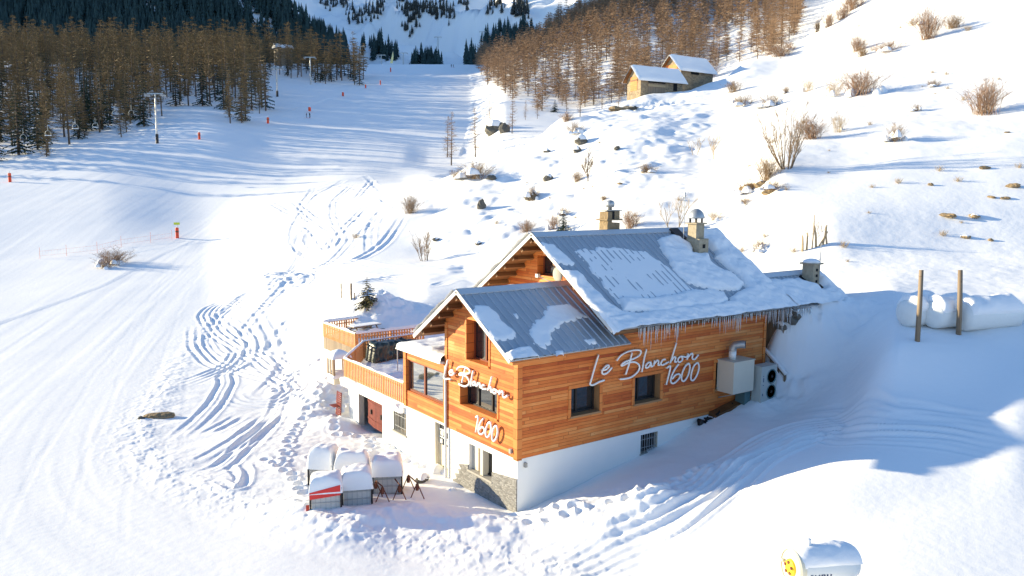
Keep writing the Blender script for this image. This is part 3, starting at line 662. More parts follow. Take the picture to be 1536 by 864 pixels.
# ------------------------------------------------------------------ roofs
def slope_profile(x0, x1, pitch=.36, rib=.045, w=.075):
    xs = [x0]; hs = [0]; x = x0+.12
    while x < x1-.15:
        xs += [x, x+.02, x+.02+w, x+.04+w]; hs += [0, rib, rib, 0]; x += pitch
    return np.array(xs+[x1]), np.array(hs+[0])
def roof_pair(parent, x0, x1, ridge, er, el, mat='metal'):
    out = []
    for e in (er, el):
        r = np.array(ridge, float); ee = np.array(e, float); d = ee-r; d /= np.hypot(*d); n = np.array((-d[1], d[0])); n = n if n[1] > 0 else -n
        xs, hs = slope_profile(x0, x1); mb = MB(); k = len(xs); V = []
        for base in (r, ee):
            for x, h in zip(xs, hs): q = base+n*h; V.append((x, q[0], q[1]))
        fs = [(i, i+1, k+i+1, k+i) for i in range(k-1)]
        q0, q1 = r-n*.06, ee-n*.06
        V += [(x0, *q0), (x1, *q0), (x0, *q1), (x1, *q1)]; fs += [(2*k, 2*k+2, 2*k+3, 2*k+1), (0, 2*k, 2*k+2, k), (k-1, 2*k-1, 2*k+3, 2*k+1), (k, 2*k-1, 2*k+3, 2*k+2)]
        mb.add(V, fs); out.append(mb.build('roof', M_[mat], parent))
    cap = MB(); r = np.array(ridge)
    for e in (er, el):
        ee = np.array(e, float); d = ee-r; d /= np.hypot(*d); n = np.array((-d[1], d[0])); n = n if n[1] > 0 else -n
        a = r+n*.075; b = r+d*.34+n*.062
        cap.quad((x0-.02, *a), (x1+.02, *a), (x1+.02, *b), (x0-.02, *b)); cap.quad((x0-.02, *b), (x1+.02, *b), (x1+.02, *(b-n*.05)), (x0-.02, *(b-n*.05)))
    cap.build('ridge_cap', M_['metalflash'], parent)
    return out
LEL, MEL = (6.76, 3.94), (10.06, 4.81)
roof_pair(ch, -.81, XB+.02, (LR, LH), (-.62, LE), LEL)
roof_pair(ch, 4.09, 16.1, (MR, MH), (-.87, ME), MEL)
def soffit(x0, x1, ridge, er, el, verge_x):
    for e in (er, el):
        r = np.array(ridge, float); ee = np.array(e, float); d = ee-r; L = np.hypot(*d); d /= L; n = np.array((-d[1], d[0])); n = n if n[1] > 0 else -n
        mb = MB(); a, b = r-n*.065, ee-n*.065
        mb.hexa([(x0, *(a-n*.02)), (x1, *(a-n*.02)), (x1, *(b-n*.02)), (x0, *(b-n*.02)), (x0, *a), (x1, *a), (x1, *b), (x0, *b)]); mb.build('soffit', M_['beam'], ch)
        v = MB(); t = .16; a, b = r+n*.03, ee+n*.03
        v.hexa([(verge_x, *(a-n*t)), (verge_x+.04, *(a-n*t)), (verge_x+.04, *(b-n*t)), (verge_x, *(b-n*t)), (verge_x, *a), (verge_x+.04, *a), (verge_x+.04, *b), (verge_x, *b)])
        v.build('verge_board', M_['verge'], ch)
        # purlins under the overhang
        for s in np.arange(.35, L-.1, .82):
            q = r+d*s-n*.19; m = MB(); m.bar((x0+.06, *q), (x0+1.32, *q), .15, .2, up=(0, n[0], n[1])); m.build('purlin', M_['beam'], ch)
soffit(-.80, XB, (LR, LH), (-.62, LE), LEL, -.85); soffit(4.10, 16.0, (MR, MH), (-.87, ME), MEL, 4.05)
# gutter boards below the right-hand eaves
mb = MB(); mb.box(-.7, XB+.6, -.60, -.54, LE-.20, LE-.06); mb.build('fascia', M_['trim'], ch)
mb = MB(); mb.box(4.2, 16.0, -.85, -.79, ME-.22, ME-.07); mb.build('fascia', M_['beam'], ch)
# small skylight near the ridge
def on_main(x, y): return hitp(x, y, (16.1, -.87, ME), (0, -sM, 1))
def on_low(x, y): return hitp(x, y, (0, -.62, LE), (0, -sL, 1))
q = on_main(1016, 353); nM = np.array((0, -sM, 1))/math.hypot(sM, 1); dM = np.array((0, -1, -sM))/math.hypot(sM, 1)
sk_ = MB(); a = q-dM*.42; b = q+dM*.42
sk_.hexa([a+(-.3, 0, 0), a+(.3, 0, 0), b+(.3, 0, 0), b+(-.3, 0, 0), a+(-.3, 0, 0)+nM*.16, a+(.3, 0, 0)+nM*.16, b+(.3, 0, 0)+nM*.12, b+(-.3, 0, 0)+nM*.12]); sk_ = sk_.build('skylight', M_['darkframe'], ch)
g = MB(); g.quad(*[v+nM*.145 for v in (a+(-.22, 0, 0)+dM*.08, a+(.22, 0, 0)+dM*.08, b+(.22, 0, 0)-dM*.08-nM*.02, b+(-.22, 0, 0)-dM*.08-nM*.02)]); g.build('pane', M_['glass'], sk_)
# ------------------------------------------------------------------ snow lying on the roofs
def poly_sd(poly, x, y):
    d = np.full(x.shape, 1e9); n = len(poly)
    for i in range(n):
        a = np.array(poly[i]); b = np.array(poly[(i+1) % n]); e = b-a; l2 = e@e+1e-12
        t = np.clip(((x-a[0])*e[0]+(y-a[1])*e[1])/l2, 0, 1); d = np.minimum(d, np.hypot(x-a[0]-t*e[0], y-a[1]-t*e[1]))
    return np.where(inside(poly, x, y), d, -d)
def roof_snow(name, parent, P0, dirx, dirs, nrm, x0, x1, s0, s1, patches, res=.05, seed=0, holes=()):
    """patches: (polygon in (x, s), thickness, edge width, raggedness)"""
    nx = int((x1-x0)/res)+1; ns = int((s1-s0)/res)+1
    X, Sg = np.meshgrid(np.linspace(x0, x1, nx), np.linspace(s0, s1, ns), indexing='ij')
    H = np.full(X.shape, -.05); rag = fbm(X/.5, Sg/.5, 4, seed)
    for poly, th, ew, rg in patches:
        sd = poly_sd(poly, X, Sg)+rag*rg
        h = np.where(sd > 0, th*np.sqrt(np.clip(1-(1-np.clip(sd/ew, 0, 1))**2, 0, 1)), np.maximum(sd*.6, -.05))
        h = np.where(sd > 0, h+np.minimum(sd/ew, 1)*(fbm(X/.9, Sg/.7, 4, seed+5)*th*.55+vnoise(X/.25, Sg/.25, seed+9)*th*.15), h)
        H = np.maximum(H, h)
    for poly, ew in holes:
        sd = poly_sd(poly, X, Sg)+rag*.12; H = np.where(sd > -ew, np.minimum(H, H*np.clip(-sd/ew, 0, 1)-.02*(sd > 0)), H)
    hv = np.maximum.reduce([H[:-1, :-1], H[1:, :-1], H[:-1, 1:], H[1:, 1:]])
    P = np.array(P0)+X[..., None]*np.array(dirx)+Sg[..., None]*np.array(dirs)+np.maximum(H, -.03)[..., None]*np.array(nrm)
    return grid_obj(name, P, M_['roofsnow'], parent, keep=hv > .004)
sMain = lambda pts: [(p[0], (MR-p[1])*math.hypot(1, sM)) for p in [on_main(760+a/2.787, 310+b/2.787) for a, b in pts]]
LM = (MR+.87)*math.hypot(1, sM)
R0M = (0, MR, MH)
patches = [
 (sMain([(140,148),(195,158),(240,200),(285,240),(270,250),(215,240),(170,195)]), .10, .22, .10),
 (sMain([(243,270),(290,275),(318,292),(355,340),(420,400),(480,440),(560,452),(600,478),(640,492),(450,525),(425,500),(340,395)]), .20, .28, .10),
 (sMain([(295,190),(330,176),(430,172),(520,182),(580,188),(640,228),(690,272),(735,312),(790,355),(740,372),(650,385),(590,385),(520,405),(470,412),(420,350),(380,290),(340,240)]), .046, .10, .26),
 (sMain([(470,385),(600,385),(790,352),(830,350),(905,360),(925,395),(880,425),(790,420),(700,445),(660,455),(560,440),(480,440)]), .24, .35, .14),
 (sMain([(630,142),(680,122),(720,135),(775,165),(770,200),(840,200),(858,240),(930,285),(1000,330),(960,350),(880,350),(790,335),(700,265),(650,190)]), .22, .28, .14),
 (sMain([(690,260),(740,255),(800,320),(870,350),(760,325)]), .10, .2, .10),
 (sMain([(845,95),(880,120),(980,225),(1190,405),(1200,430),(960,455),(760,497),(640,498),(560,478),(600,458),(760,445),(910,425),(930,380),(1000,345),(960,290),(870,215),(860,160)]), .30, .38, .08),
 (sMain([(760,108),(800,120),(790,160),(765,150)]), .12, .2, .06),
]
# carry the outer patches past the roof's edges
patches[6] = ([(x+(.25 if x > 15.4 else 0), s+(.25 if s > LM-.6 else 0)) for x, s in patches[6][0]],)+patches[6][1:]
patches[1] = ([(x-(.12 if x < 4.6 else 0), s+(.2 if s > LM-.5 else 0)) for x, s in patches[1][0]],)+patches[1][1:]
def fillpoly(a, b): return [(a[0], a[1]), (b[0], a[1]), (b[0], b[1]), (a[0], b[1])]
patches.append((fillpoly((4.1, LM-.75), (16.3, LM+.5)), .28, .34, .10))
patches.append((fillpoly((14.5, .25), (16.25, LM+.2)), .30, .34, .10))
roof_snow('roof_snow', ch, R0M, (1, 0, 0), dM, nM, 3.95, 16.3, -.1, LM+.24, patches, .05, 300)
nL = np.array((0, -sL, 1))/math.hypot(sL, 1); dL = np.array((0, -1, -sL))/math.hypot(sL, 1); LL = (LR+.62)*math.hypot(1, sL)
sLow = lambda pts, o=(480, 300), z=2.954: [(p[0], (LR-p[1])*math.hypot(1, sL)) for p in [on_low(o[0]+a/z, o[1]+b/z) for a, b in pts]]
pl = [
 (sLow([(680,468),(745,475),(790,510),(810,540),(868,590),(872,612),(800,628),(770,620),(715,540),(672,490)]), .085, .2, .10),
 (sLow([(1010,475),(1090,455),(1135,480),(1180,520),(1120,535),(1060,560),(1010,575),(1035,640),(1000,660),(950,640),(912,590),(935,545),(990,530)]), .07, .18, .26),
 (sLow([(848,505),(870,503),(878,525),(862,530)]), .06, .12, .12), (sLow([(1175,622),(1215,618),(1222,635),(1195,645)]), .07, .15, .1),
 (sLow([(820,680),(880,655),(925,655),(955,690),(940,705),(905,735),(850,720),(835,705)]), .24, .3, .12),
 (sLow([(1045,670),(1080,668),(1075,690),(1055,698)]), .10, .15, .1),
]
pl[4] = ([(x-(.08 if x < 0 else 0), s+(.18 if s > LL-.35 else 0)) for x, s in pl[4][0]],)+pl[4][1:]
roof_snow('roof_snow', ch, (0, LR, LH), (1, 0, 0), dL, nL, -.9, XB-.1, 0, LL+.12, pl, .04, 320)
# sunny (left) slopes: an even blanket
for (x0, x1, r, e, rx) in ((-.88, XB, (LR, LH), LEL, 0), (4.02, 16.15, (MR, MH), MEL, 0)):
    r = np.array(r); e = np.array(e); d = e-r; L = np.hypot(*d); d /= L; n = np.array((-d[1], d[0])); n = n if n[1] > 0 else -n
    roof_snow('roof_snow', ch, (0, *r), (1, 0, 0), (0, *d), (0, *n), x0, x1, -.02, L+.12, [(fillpoly((x0-.3, .10), (x1+.3, L+.5)), .17, .2, .06)], .09, 340)
# ------------------------------------------------------------------ icicles along the eave
def icicle(x, y, z, L, r):
    m = MB(); m.lathe([(r, 0), (r*.85, -L*.25), (r*.55, -L*.6), (0.002, -L)], 6, (x, y, z)); return m.build('icicle', M_['ice'], ch, smooth=True)
ri = random.Random(12); n = 0; x = 5.5
while x < 16.0 and n < 96:
    dens = np.interp(x, [5.5, 6.2, 7.8, 8.2, 10.0, 10.4, 12.2, 13.0, 16.0], [.9, 1, 1, .45, .5, 1, 1, .8, 1])
    lng = np.interp(x, [5.5, 6.5, 8, 8.5, 10, 11.0, 12, 12.6, 14, 14.8, 16], [.5, .95, .8, .3, .35, .8, .85, .35, .6, 1.0, 1.0])
    if ri.random() < dens:
        icicle(x, -.91+ri.uniform(-.04, .04), ME-.04, lng*ri.choice([.35, .55, .8, 1.0, 1.25]), ri.uniform(.016, .034)); n += 1
    x += ri.uniform(.06, .14)
# ------------------------------------------------------------------ chimneys and masts (fixed to the roof)
def chimney(label, base, w, d, h, mat):
    o = MB(); o.box(base[0]-w/2, base[0]+w/2, base[1]-d/2, base[1]+d/2, base[2]-.9, base[2]+h); return o
bx, by = 13.45, 3.25
c1 = MB(); c1.box(bx-.34, bx+.36, by-.62, by+.22, 6.6, 8.02); c1.box(bx-.30, bx+.30, by-.36, by+.20, 8.02, 8.75); c1.box(bx-.40, bx+.40, by-.46, by+.30, 8.75, 8.81)
c1 = c1.build('chimney', M_['chimrender'], ch)
for sx in (-.24, .18):
    for sy in (-.30, .10): t = MB(); t.box(bx+sx, bx+sx+.07, by+sy, by+sy+.07, 8.81, 9.03); t.build('pier', M_['darkframe'], c1)
t = MB(); t.lathe([(.42, 9.03), (.42, 9.10), (.36, 9.28), (.25, 9.42), (.10, 9.50), (0, 9.51)], 16, (bx, by-.08, 0)); t.build('cowl', M_['greymetal'], c1, smooth=True)
t = MB(); t.box(bx-.08, bx+.12, by-.63, by-.60, 7.55, 7.75); t.build('flue_opening', M_['black'], c1)
t = MB(); q = on_main(1050, 372)
t.hexa([(bx-.36, by+.25, 7.50), (bx+.38, by+.25, 7.50), (bx+.38, by-.70, 6.86), (bx-.36, by-.70, 6.86), (bx-.36, by+.25, 7.70), (bx+.38, by+.25, 7.70), (bx+.38, by-.70, 7.06), (bx-.36, by-.70, 7.06)]); t.build('flashing', M_['metalflash'], c1)
cx, cy = 9.25, 5.05
c2 = MB(); c2.box(cx-.40, cx+.42, cy-.3, cy+.3, 7.6, 8.82); c2.box(cx-.52, cx+.52, cy-.4, cy+.4, 8.94, 9.0); c2.box(cx-.38, cx-.10, cy-.3, cy+.3, 8.82, 9.36); c2.box(cx+.05, cx+.40, cy-.3, cy+.3, 9.0, 9.40)
c2 = c2.build('chimney', M_['tanrock'], ch)
t = MB(); t.box(cx-.5, cx+.5, cy-.36, cy+.36, 9.40, 9.45); t.build('cap_slab', M_['sill'], c2)
t = MB(); t.lathe([(.10, 9.45), (.10, 9.56), (.22, 9.60), (.24, 9.78), (.16, 9.90), (0, 9.93)], 14, (cx+.02, cy, 0)); t.build('cowl', M_['greymetal'], c2, smooth=True)
t = MB(); t.box(cx-.1, cx+.05, cy-.305, cy+.2, 9.0, 9.38); t.build('flue_opening', M_['black'], c2)
# mast behind the right-hand chimney
m = MB(); m.tube([(bx-.42, by+.35, 7.7), (bx-.42, by+.35, 10.2)], .022, 6); m.bar((bx-.60, by+.35, 10.05), (bx-.24, by+.35, 10.05), .03, .03); m.bar((bx-.55, by+.35, 9.9), (bx-.29, by+.35, 9.9), .025, .025); m.tube([(bx-.42, by+.35, 10.1), (bx-.42, by+.35, 10.32)], .05, 8)
tag(m.build('antenna_mast', M_['greymetal'], loc=(bx-.42, by+.35, 7.7)), 'thin pale antenna mast with short cross arms beside the domed roof chimney', 'antenna')
# satellite dish under the upper gable's right verge
sd_ = empty('satellite_dish', (XB-.02, 3.72, 6.15), 'grey satellite dish on the upper gable under the right roof edge', 'satellite dish')
m = MB(); prof = [(0, 0), (.16, .02), (.29, .06), (.36, .11)]
m.lathe(prof, 18, (XB-.55, 3.70, 6.62), 'x'); m.build('dish', M_['sill'], sd_, smooth=True)
m = MB(); m.tube([(XB, 3.72, 6.2), (XB-.3, 3.72, 6.3), (XB-.52, 3.70, 6.6)], .03, 6); m.build('bracket', M_['darkframe'], sd_)
m = MB(); m.tube([(XB-.52, 3.70, 6.25), (XB-.7, 4.05, 6.3), (XB-.85, 4.6, 6.48)], .02, 6); m.box(XB-.93, XB-.78, 4.55, 4.73, 6.42, 6.58); m.build('receiver_arm', M_['greymetal'], sd_)
# ------------------------------------------------------------------ glazed bay with its snow-covered flat roof
Y0b, Y1b = YL+.03, 9.12
gb = (5.52, 8.88, .88, 2.40)
mb = MB(); wall(mb, PG(-.02), [(Y0b, .08, 2.80), (Y1b, .08, 2.80)], [gb]); mb.quad((-.02, Y1b, .08), (XB, Y1b, .08), (XB, Y1b, 2.8), (-.02, Y1b, 2.8)); mb.quad((-.02, Y0b, .08), (-.02, Y1b, .08), (0, Y1b, .08), (0, Y0b, .08)); mb.build('bay_wall', M_['timber'], ch)
bwn = window(0, -.02, gb, .16, 'trim', 'redframe', (.55,), sill=False, fw=.10, glass='bigglass', trim=None)
m = MB(); m.box(-.075, -.023, Y1b-.22, Y1b+.02, .1, 2.84); m.box(-.075, -.023, Y0b+.02, Y0b+.16, .1, 2.84); m.build('corner_board', M_['trim'], ch)
m = MB(); m.box(-.22, XB-.05, Y0b+.02, Y1b+.2, 2.82, 2.92); m.build('flat_roof', M_['metalflash'], ch)
X, Y = np.meshgrid(np.linspace(-.34, XB-.05, 70), np.linspace(Y0b+.03, Y1b+.34, 60), indexing='ij')
ed = np.minimum.reduce([X+.34, (Y1b+.34-Y)]); H = 2.90+.34*np.sqrt(np.clip(1-(1-np.clip(ed/.45, 0, 1))**2, 0, 1))+fbm(X/1.1, Y/1.1, 3, 61)*.14*np.clip(ed/.5, 0, 1)
P = np.stack([X, Y, H], -1); P[0, :, 2] = 2.84; P[:, -1, 2] = 2.84
grid_obj('flat_roof_snow', P, M_['roofsnow'], ch)
# downpipe between gable and bay
m = MB(); m.tube([(-.12, 5.18, 2.75), (-.12, 5.18, -2.35), (-.22, 5.18, -2.5)], .055, 8); m.build('downpipe', M_['verge'], ch, smooth=True)
for p_, nm in (((-TW-.08, .28, .28), 0), ((.35, -.06, -.28), 1)):
    m = MB(); m.box(p_[0]-.05, p_[0]+.05, p_[1]-.06, p_[1]+.06, p_[2]-.09, p_[2]+.09); m.build('wall_lamp', M_['sill'], ch)
# ------------------------------------------------------------------ terrace over the ground floor, angled at its far end
dk = [(0, 9.14), (0, 16.05), (2.95, 19.95), (7.0, 20.5), (7.0, 9.14)]
m = MB(); m.prism([(x-(.12 if x == 0 else 0), y, -.30) for x, y in dk], (0, 0, .27)); m.build('terrace_slab', M_['plaster'], ch)
X, Y = np.meshgrid(np.linspace(.1, 6.9, 90), np.linspace(9.2, 20.3, 120), indexing='ij'); ins = inside([(x+(.1 if x == 0 else 0), y) for x, y in dk], X, Y)
P = np.stack([X, Y, .0+np.abs(fbm(X/1.4, Y/1.4, 4, 71))*.22+.03], -1); kp = ins[:-1, :-1] & ins[1:, 1:] & ins[1:, :-1] & ins[:-1, 1:]
grid_obj('terrace_snow', P, M_['roofsnow'], ch, keep=kp)
def railing(parent, a, b, z0, z1, step=.19, w=.10, mat='deckwood', lean=0, snow=.07):
    a = np.array(a, float); b = np.array(b, float); d = b-a; L = np.hypot(*d); d /= L; nrm = np.array((d[1], -d[0])); mb = MB(); n = int(L/step)
    for i in range(n):
        q = a+d*(L*(i+.5)/n)+nrm*lean; mb.bar((*q, z0), (*q, z1-.05), w, .03, up=(*nrm, 0))
    for z in (z0+.12, z1-.22): mb.bar((*(a+nrm*(lean-.035)), z), (*(b+nrm*(lean-.035)), z), .035, .07)
    k = max(2, int(L/1.8))
    for i in range(k+1):
        q = a+d*(L*i/k)+nrm*(lean-.10); mb.bar((*q, z0-.05), (*q, z1-.04), .09, .09, up=(*nrm, 0))
    r = mb.build('railing', M_[mat], parent)
    h = MB(); h.bar((*a, z1-.02), (*b, z1-.02), .13, .045); h.build('handrail', M_[mat], r)
    if snow:
        m = int(L/.1)+2; t = np.linspace(0, L, m); c = np.linspace(-1, 1, 5)
        Tt, Cc = np.meshgrid(t, c, indexing='ij'); Hh = z1+.005+snow*np.sqrt(np.clip(1-Cc**2, 0, 1))*(1+fbm(Tt/.6, Cc*0, 3, int(L*10))*.9)
        P = np.stack([a[0]+d[0]*Tt+nrm[0]*Cc*.075, a[1]+d[1]*Tt+nrm[1]*Cc*.075, Hh], -1); grid_obj('rail_snow', P, M_['roofsnow'], r)
    return r
railing(ch, (-.02, 16.05), (-.02, 9.16), .17, 1.16, lean=.04)
railing(ch, (2.95, 19.95), (-.02, 16.05), .05, 1.16, lean=.0)
railing(ch, (7.0, 20.5), (2.95, 19.95), .05, 1.16, lean=.0)
# snow ledge along the slab's front edge
Tt, Cc = np.meshgrid(np.linspace(9.2, 16.15, 80), np.linspace(0, 1, 7), indexing='ij')
P = np.stack([-.34+.36*Cc, Tt, -.26+.38*np.sqrt(np.clip(1-(1-Cc)**2, 0, 1))+fbm(Tt/.7, Cc, 3, 81)*.12], -1); P[..., 2] = -.33+(P[..., 2]+.33)*np.clip((Tt-9.2)/.5, .02, 1); P[..., 0] = -.02+(P[..., 0]+.02)*np.clip((Tt-9.1)/.6, .05, 1); P[:, 0, 0] = -.22; P[:, 0, 2] = -.33
grid_obj('ledge_snow', P, M_['roofsnow'], ch)
# ------------------------------------------------------------------ name signs
def z6(p): return [(860+a/6.173, 480+b/6.173) for a, b in p]
NAME = [[(222,318),(190,420),(152,555),(142,590),(170,598),(225,570),(275,553)],
 [(250,462),(290,455),(318,425),(300,416),(268,445),(252,480),(268,498),(305,482),(345,437)],
 [(390,372),(430,322),(500,287),(570,275),(612,284),(600,322),(540,358),(470,382),(436,408),(440,420),(500,392),(560,388),(598,420),(588,470),(530,522),(470,540),(420,545)],
 [(532,300),(505,400),(472,502)], [(665,268),(642,360),(622,478)],
 [(705,388),(680,392),(657,420),(662,440),(685,430),(708,395),(705,425),(722,425)], [(740,372),(730,422)], [(734,405),(762,372),(776,380),(772,412),(790,412)],
 [(838,362),(815,366),(797,395),(808,414),(838,402),(868,385)], [(942,210),(908,320),(884,396)], [(890,378),(920,340),(934,348),(926,384),(945,384)],
 [(990,332),(962,348),(955,376),(975,386),(998,362),(992,334),(1030,340),(1048,320)], [(1052,308),(1040,365)], [(1045,345),(1080,308),(1092,318),(1088,352),(1110,360),(1145,320)]]
YEAR = [[(852,442),(886,430),(848,596)], [(962,404),(922,460),(892,530),(892,575),(918,582),(955,552),(976,516),(962,496),(928,510),(902,545)],
 [(1055,398),(1020,430),(992,500),(990,550),(1013,562),(1048,512),(1066,440),(1056,400),(1030,415)], [(1136,392),(1105,420),(1082,480),(1076,540),(1096,556),(1130,510),(1150,440),(1140,394),(1115,408)]]
def strokes(L): return [[(h[0], h[2]) for h in (hit(x, y, 1, -.1) for x, y in z6(s))] for s in L]
def sign(name, groups, P, r, label, loc, back=None):
    mb = MB()
    for L, (ox, oz), sc in groups:
        for s in L:
            pts = catmull([(a*sc+ox, b*sc+oz) for a, b in s], 5); mb.tube([P(*q) for q in pts], r, 6)
            # edge returns and stand-offs
            for q in (pts[0], pts[-1]): mb.tube([P(*q), P(*q, .12)], .012, 4)
    return tag(mb.build(name, [M_['whitepaint']], smooth=True, loc=loc), label, 'sign')
sN, sY = strokes(NAME), strokes(YEAR)
PFs = lambda a, b, d=0: (a, -TW-.13+d, b)
sign('name_sign', [(sN, (0, 0), 1)], PFs, .042, 'white script sign reading Le Blanchon on the shaded orange long facade', (4, -.2, 2.5))
sign('number_sign', [(sY, (0, 0), 1)], PFs, .042, 'white numerals reading 1600 below the name on the shaded long facade', (8.2, -.2, 1.9))
x0n = min(a for s in sN for a, b in s); z0n = min(b for s in sN for a, b in s); x1n = max(a for s in sN for a, b in s)
sc = 4.75/(x1n-x0n)
def PGs(a, b, d=0): return (-TW-.16+d, a, b)
gN = [[(5.15-(a-x0n)*sc, (b-z0n)*sc*.98+2.22-(a-x0n)*sc*.02) for a, b in s] for s in sN]
x0y = min(a for s in sY for a, b in s); z0y = min(b for s in sY for a, b in s)
gY = [[(2.62-(a-x0y)*.74, (b-z0y)*.85+.42) for a, b in s] for s in sY]
sign('name_sign', [(gN, (0, 0), 1)], PGs, .045, 'white script sign reading Le Blanchon across the sunlit front gable', (-.2, 3, 2.3))
sign('number_sign', [(gY, (0, 0), 1)], PGs, .045, 'white numerals reading 1600 under the middle window of the sunlit gable', (-.2, 2, .5))
# ------------------------------------------------------------------ annex behind
an = empty('annex_building', (16.2, 1.3, 3.0), 'low snow-roofed annex half buried behind the chalet', 'building')
AR, AH = 1.32, 6.18; AE = 4.75
m = MB(); m.box(16.0, 20.5, -.45, 3.2, 2.0, 4.95); m.prism([(20.5, -.45, 4.95), (20.5, 3.2, 4.95), (20.5, AR, 6.0)], (-4.4, 0, 0)); m.build('wall', M_['oldwood'], an)
r_ = roof_pair(an, 16.12, 20.75, (AR, AH), (-.9, AE), (3.6, AE))
nA = np.array((0, -(AH-AE)/(AR+.9), 1)); nA /= np.linalg.norm(nA); dA = np.array((0, -(AR+.9), AE-AH)); LA = np.linalg.norm(dA); dA /= LA
roof_snow('roof_snow', an, (0, AR, AH), (1, 0, 0), dA, nA, 16.0, 20.95, -.1, LA+.2, [(fillpoly((15.7, .62), (20.92, LA+.6)), .34, .5, .16), (fillpoly((19.6, .15), (20.92, LA+.6)), .32, .4, .1)], .06, 400,
          holes=[([(18.6, 1.05), (19.0, .55), (19.9, .75), (20.05, 1.45), (19.5, 1.6)], .25)])
r = np.array((AR, AH)); e = np.array((3.6, AE)); d = (e-r)/np.hypot(*(e-r)); roof_snow('roof_snow', an, (0, *r), (1, 0, 0), (0, *d), (0, -d[1], d[0]), 16.0, 20.9, .1, 2.7, [(fillpoly((15.7, .2), (21, 3.2)), .25, .3, .1)], .1, 410)
m = MB(); m.box(19.25, 19.85, .22, .86, 5.1, 6.62); m.box(19.15, 19.98, .10, .98, 6.62, 6.70); c3 = m.build('chimney', M_['chimrender'], an)
m = MB(); m.hexa([(19.12, .95, 5.84), (19.98, .95, 5.84), (19.98, .02, 5.26), (19.12, .02, 5.26), (19.12, .95, 6.0), (19.98, .95, 6.0), (19.98, .02, 5.42), (19.12, .02, 5.42)]); m.build('flashing', M_['black'], c3)
P = [(19.2, .1), (19.9, .1), (19.9, .9), (19.2, .9)]
m = MB(); m.lathe([(.46, 6.70), (.40, 6.82), (.2, 6.9), (0, 6.92)], 12, (19.56, .54, 0)); m.build('snow_cap', M_['roofsnow'], c3, smooth=True)
for z in (5.75, 6.05, 6.35):
    m = MB(); m.box(19.50, 19.64, .19, .215, z-.09, z+.05); m.build('flue_opening', M_['black'], c3)
m = MB(); m.tube([(19.72, .14, 5.3), (19.72, .14, 7.75)], .02, 6); m.bar((19.6, .14, 6.9), (19.84, .14, 6.9), .03, .03)
tag(m.build('antenna_mast', M_['greymetal'], loc=(19.72, .14, 5.3)), 'thin grey antenna mast fixed to the low annex chimney', 'antenna')
for i in range(26):
    x = ri.choice([ri.uniform(16.2, 17.6), ri.uniform(18.6, 20.6)]); L = ri.uniform(.15, .55)
    q = MB(); q.lathe([(.025, 0), (.016, -L*.5), (.002, -L)], 5, (x, -.98, AE-.06)); q.build('icicle', M_['ice'], an, smooth=True)
# ------------------------------------------------------------------ things standing by the chalet
# tarpaulin-covered stack along the terrace's back rail
X, Tt = np.meshgrid(np.linspace(0, 1, 46), np.linspace(0, 1, 30), indexing='ij')
a = np.array((2.85, 19.35)); b = np.array((6.6, 19.95)); d = (b-a)/np.linalg.norm(b-a); nr = np.array((d[1], -d[0]))
prof_y = np.interp(Tt, [0, .3, .38, .55, .62, 1], [1.0, .86, .7, .1, 0, -.02]); prof_z = np.interp(Tt, [0, .3, .38, .55, .62, 1], [.05, 1.0, 1.16, 1.18, 1.1, .05])
prof_z = prof_z*(1-.28*sst(.45, 1, X))*sst(0, .03, X)*sst(1, .97, X); L = np.linalg.norm(b-a)
wr = fbm(X*L/.35, Tt*5, 4, 500)
P = np.stack([a[0]+d[0]*X*L+nr[0]*(prof_y+wr*.22), a[1]+d[1]*X*L+nr[1]*(prof_y+wr*.22), prof_z+wr*.22+.04], -1)
o = grid_obj('tarpaulin_cover', P-np.array((4.7, 19.4, .05)), M_['tarp']); o.location = (4.7, 19.4, .05); tag(o, 'crumpled black tarpaulin over stacked furniture on the front terrace', 'tarpaulin')
# thin galvanised post on the terrace
m = MB(); q = hit(596.5, 556, 2, .1); m.tube([(q[0], q[1], .05), (q[0], q[1], 1.5)], .03, 6); m.tube([(q[0], q[1], 1.45), (q[0]+.25, q[1], 1.5)], .022, 6)
tag(m.build('metal_post', M_['greymetal'], loc=(q[0], q[1], .05)), 'thin grey metal post on the front terrace beside the glazed bay', 'post')
# upper terrace
T2 = [(2.85, 25.81), (2.85, 20.75), (7.6, 20.68), (8.3, 25.75), (8.13, 27.02)]
tr = empty('upper_terrace', (5.2, 23.5, .3), 'raised timber terrace with slatted railings behind the front terrace', 'terrace')
m = MB(); m.prism([(x, y, -.9) for x, y in T2], (0, 0, 1.45)); m.build('base', M_['oldwood'], tr)
X, Y = np.meshgrid(np.linspace(2.95, 8.1, 60), np.linspace(20.8, 26.9, 60), indexing='ij'); ins = inside(T2, X, Y)
P = np.stack([X, Y, .60+np.abs(fbm(X, Y, 3, 511))*.2], -1); kp = ins[:-1, :-1] & ins[1:, 1:] & ins[1:, :-1] & ins[:-1, 1:]; grid_obj('floor_snow', P, M_['roofsnow'], tr, keep=kp)
railing(tr, T2[0], T2[1], .58, 1.5, lean=.04, snow=.10); railing(tr, T2[1], T2[2], .58, 1.5, lean=.04, snow=.16); railing(tr, T2[4], T2[0], .58, 1.5, lean=.0, snow=.16, step=.2); railing(tr, T2[3], T2[4], .58, 1.5, snow=.1, step=.2)
pt = empty('picnic_table', (5.1, 24.3, .62), 'snow-dusted wooden picnic table on the upper terrace', 'table', rz=.15)
q0 = np.array((5.1, 24.3, .62))
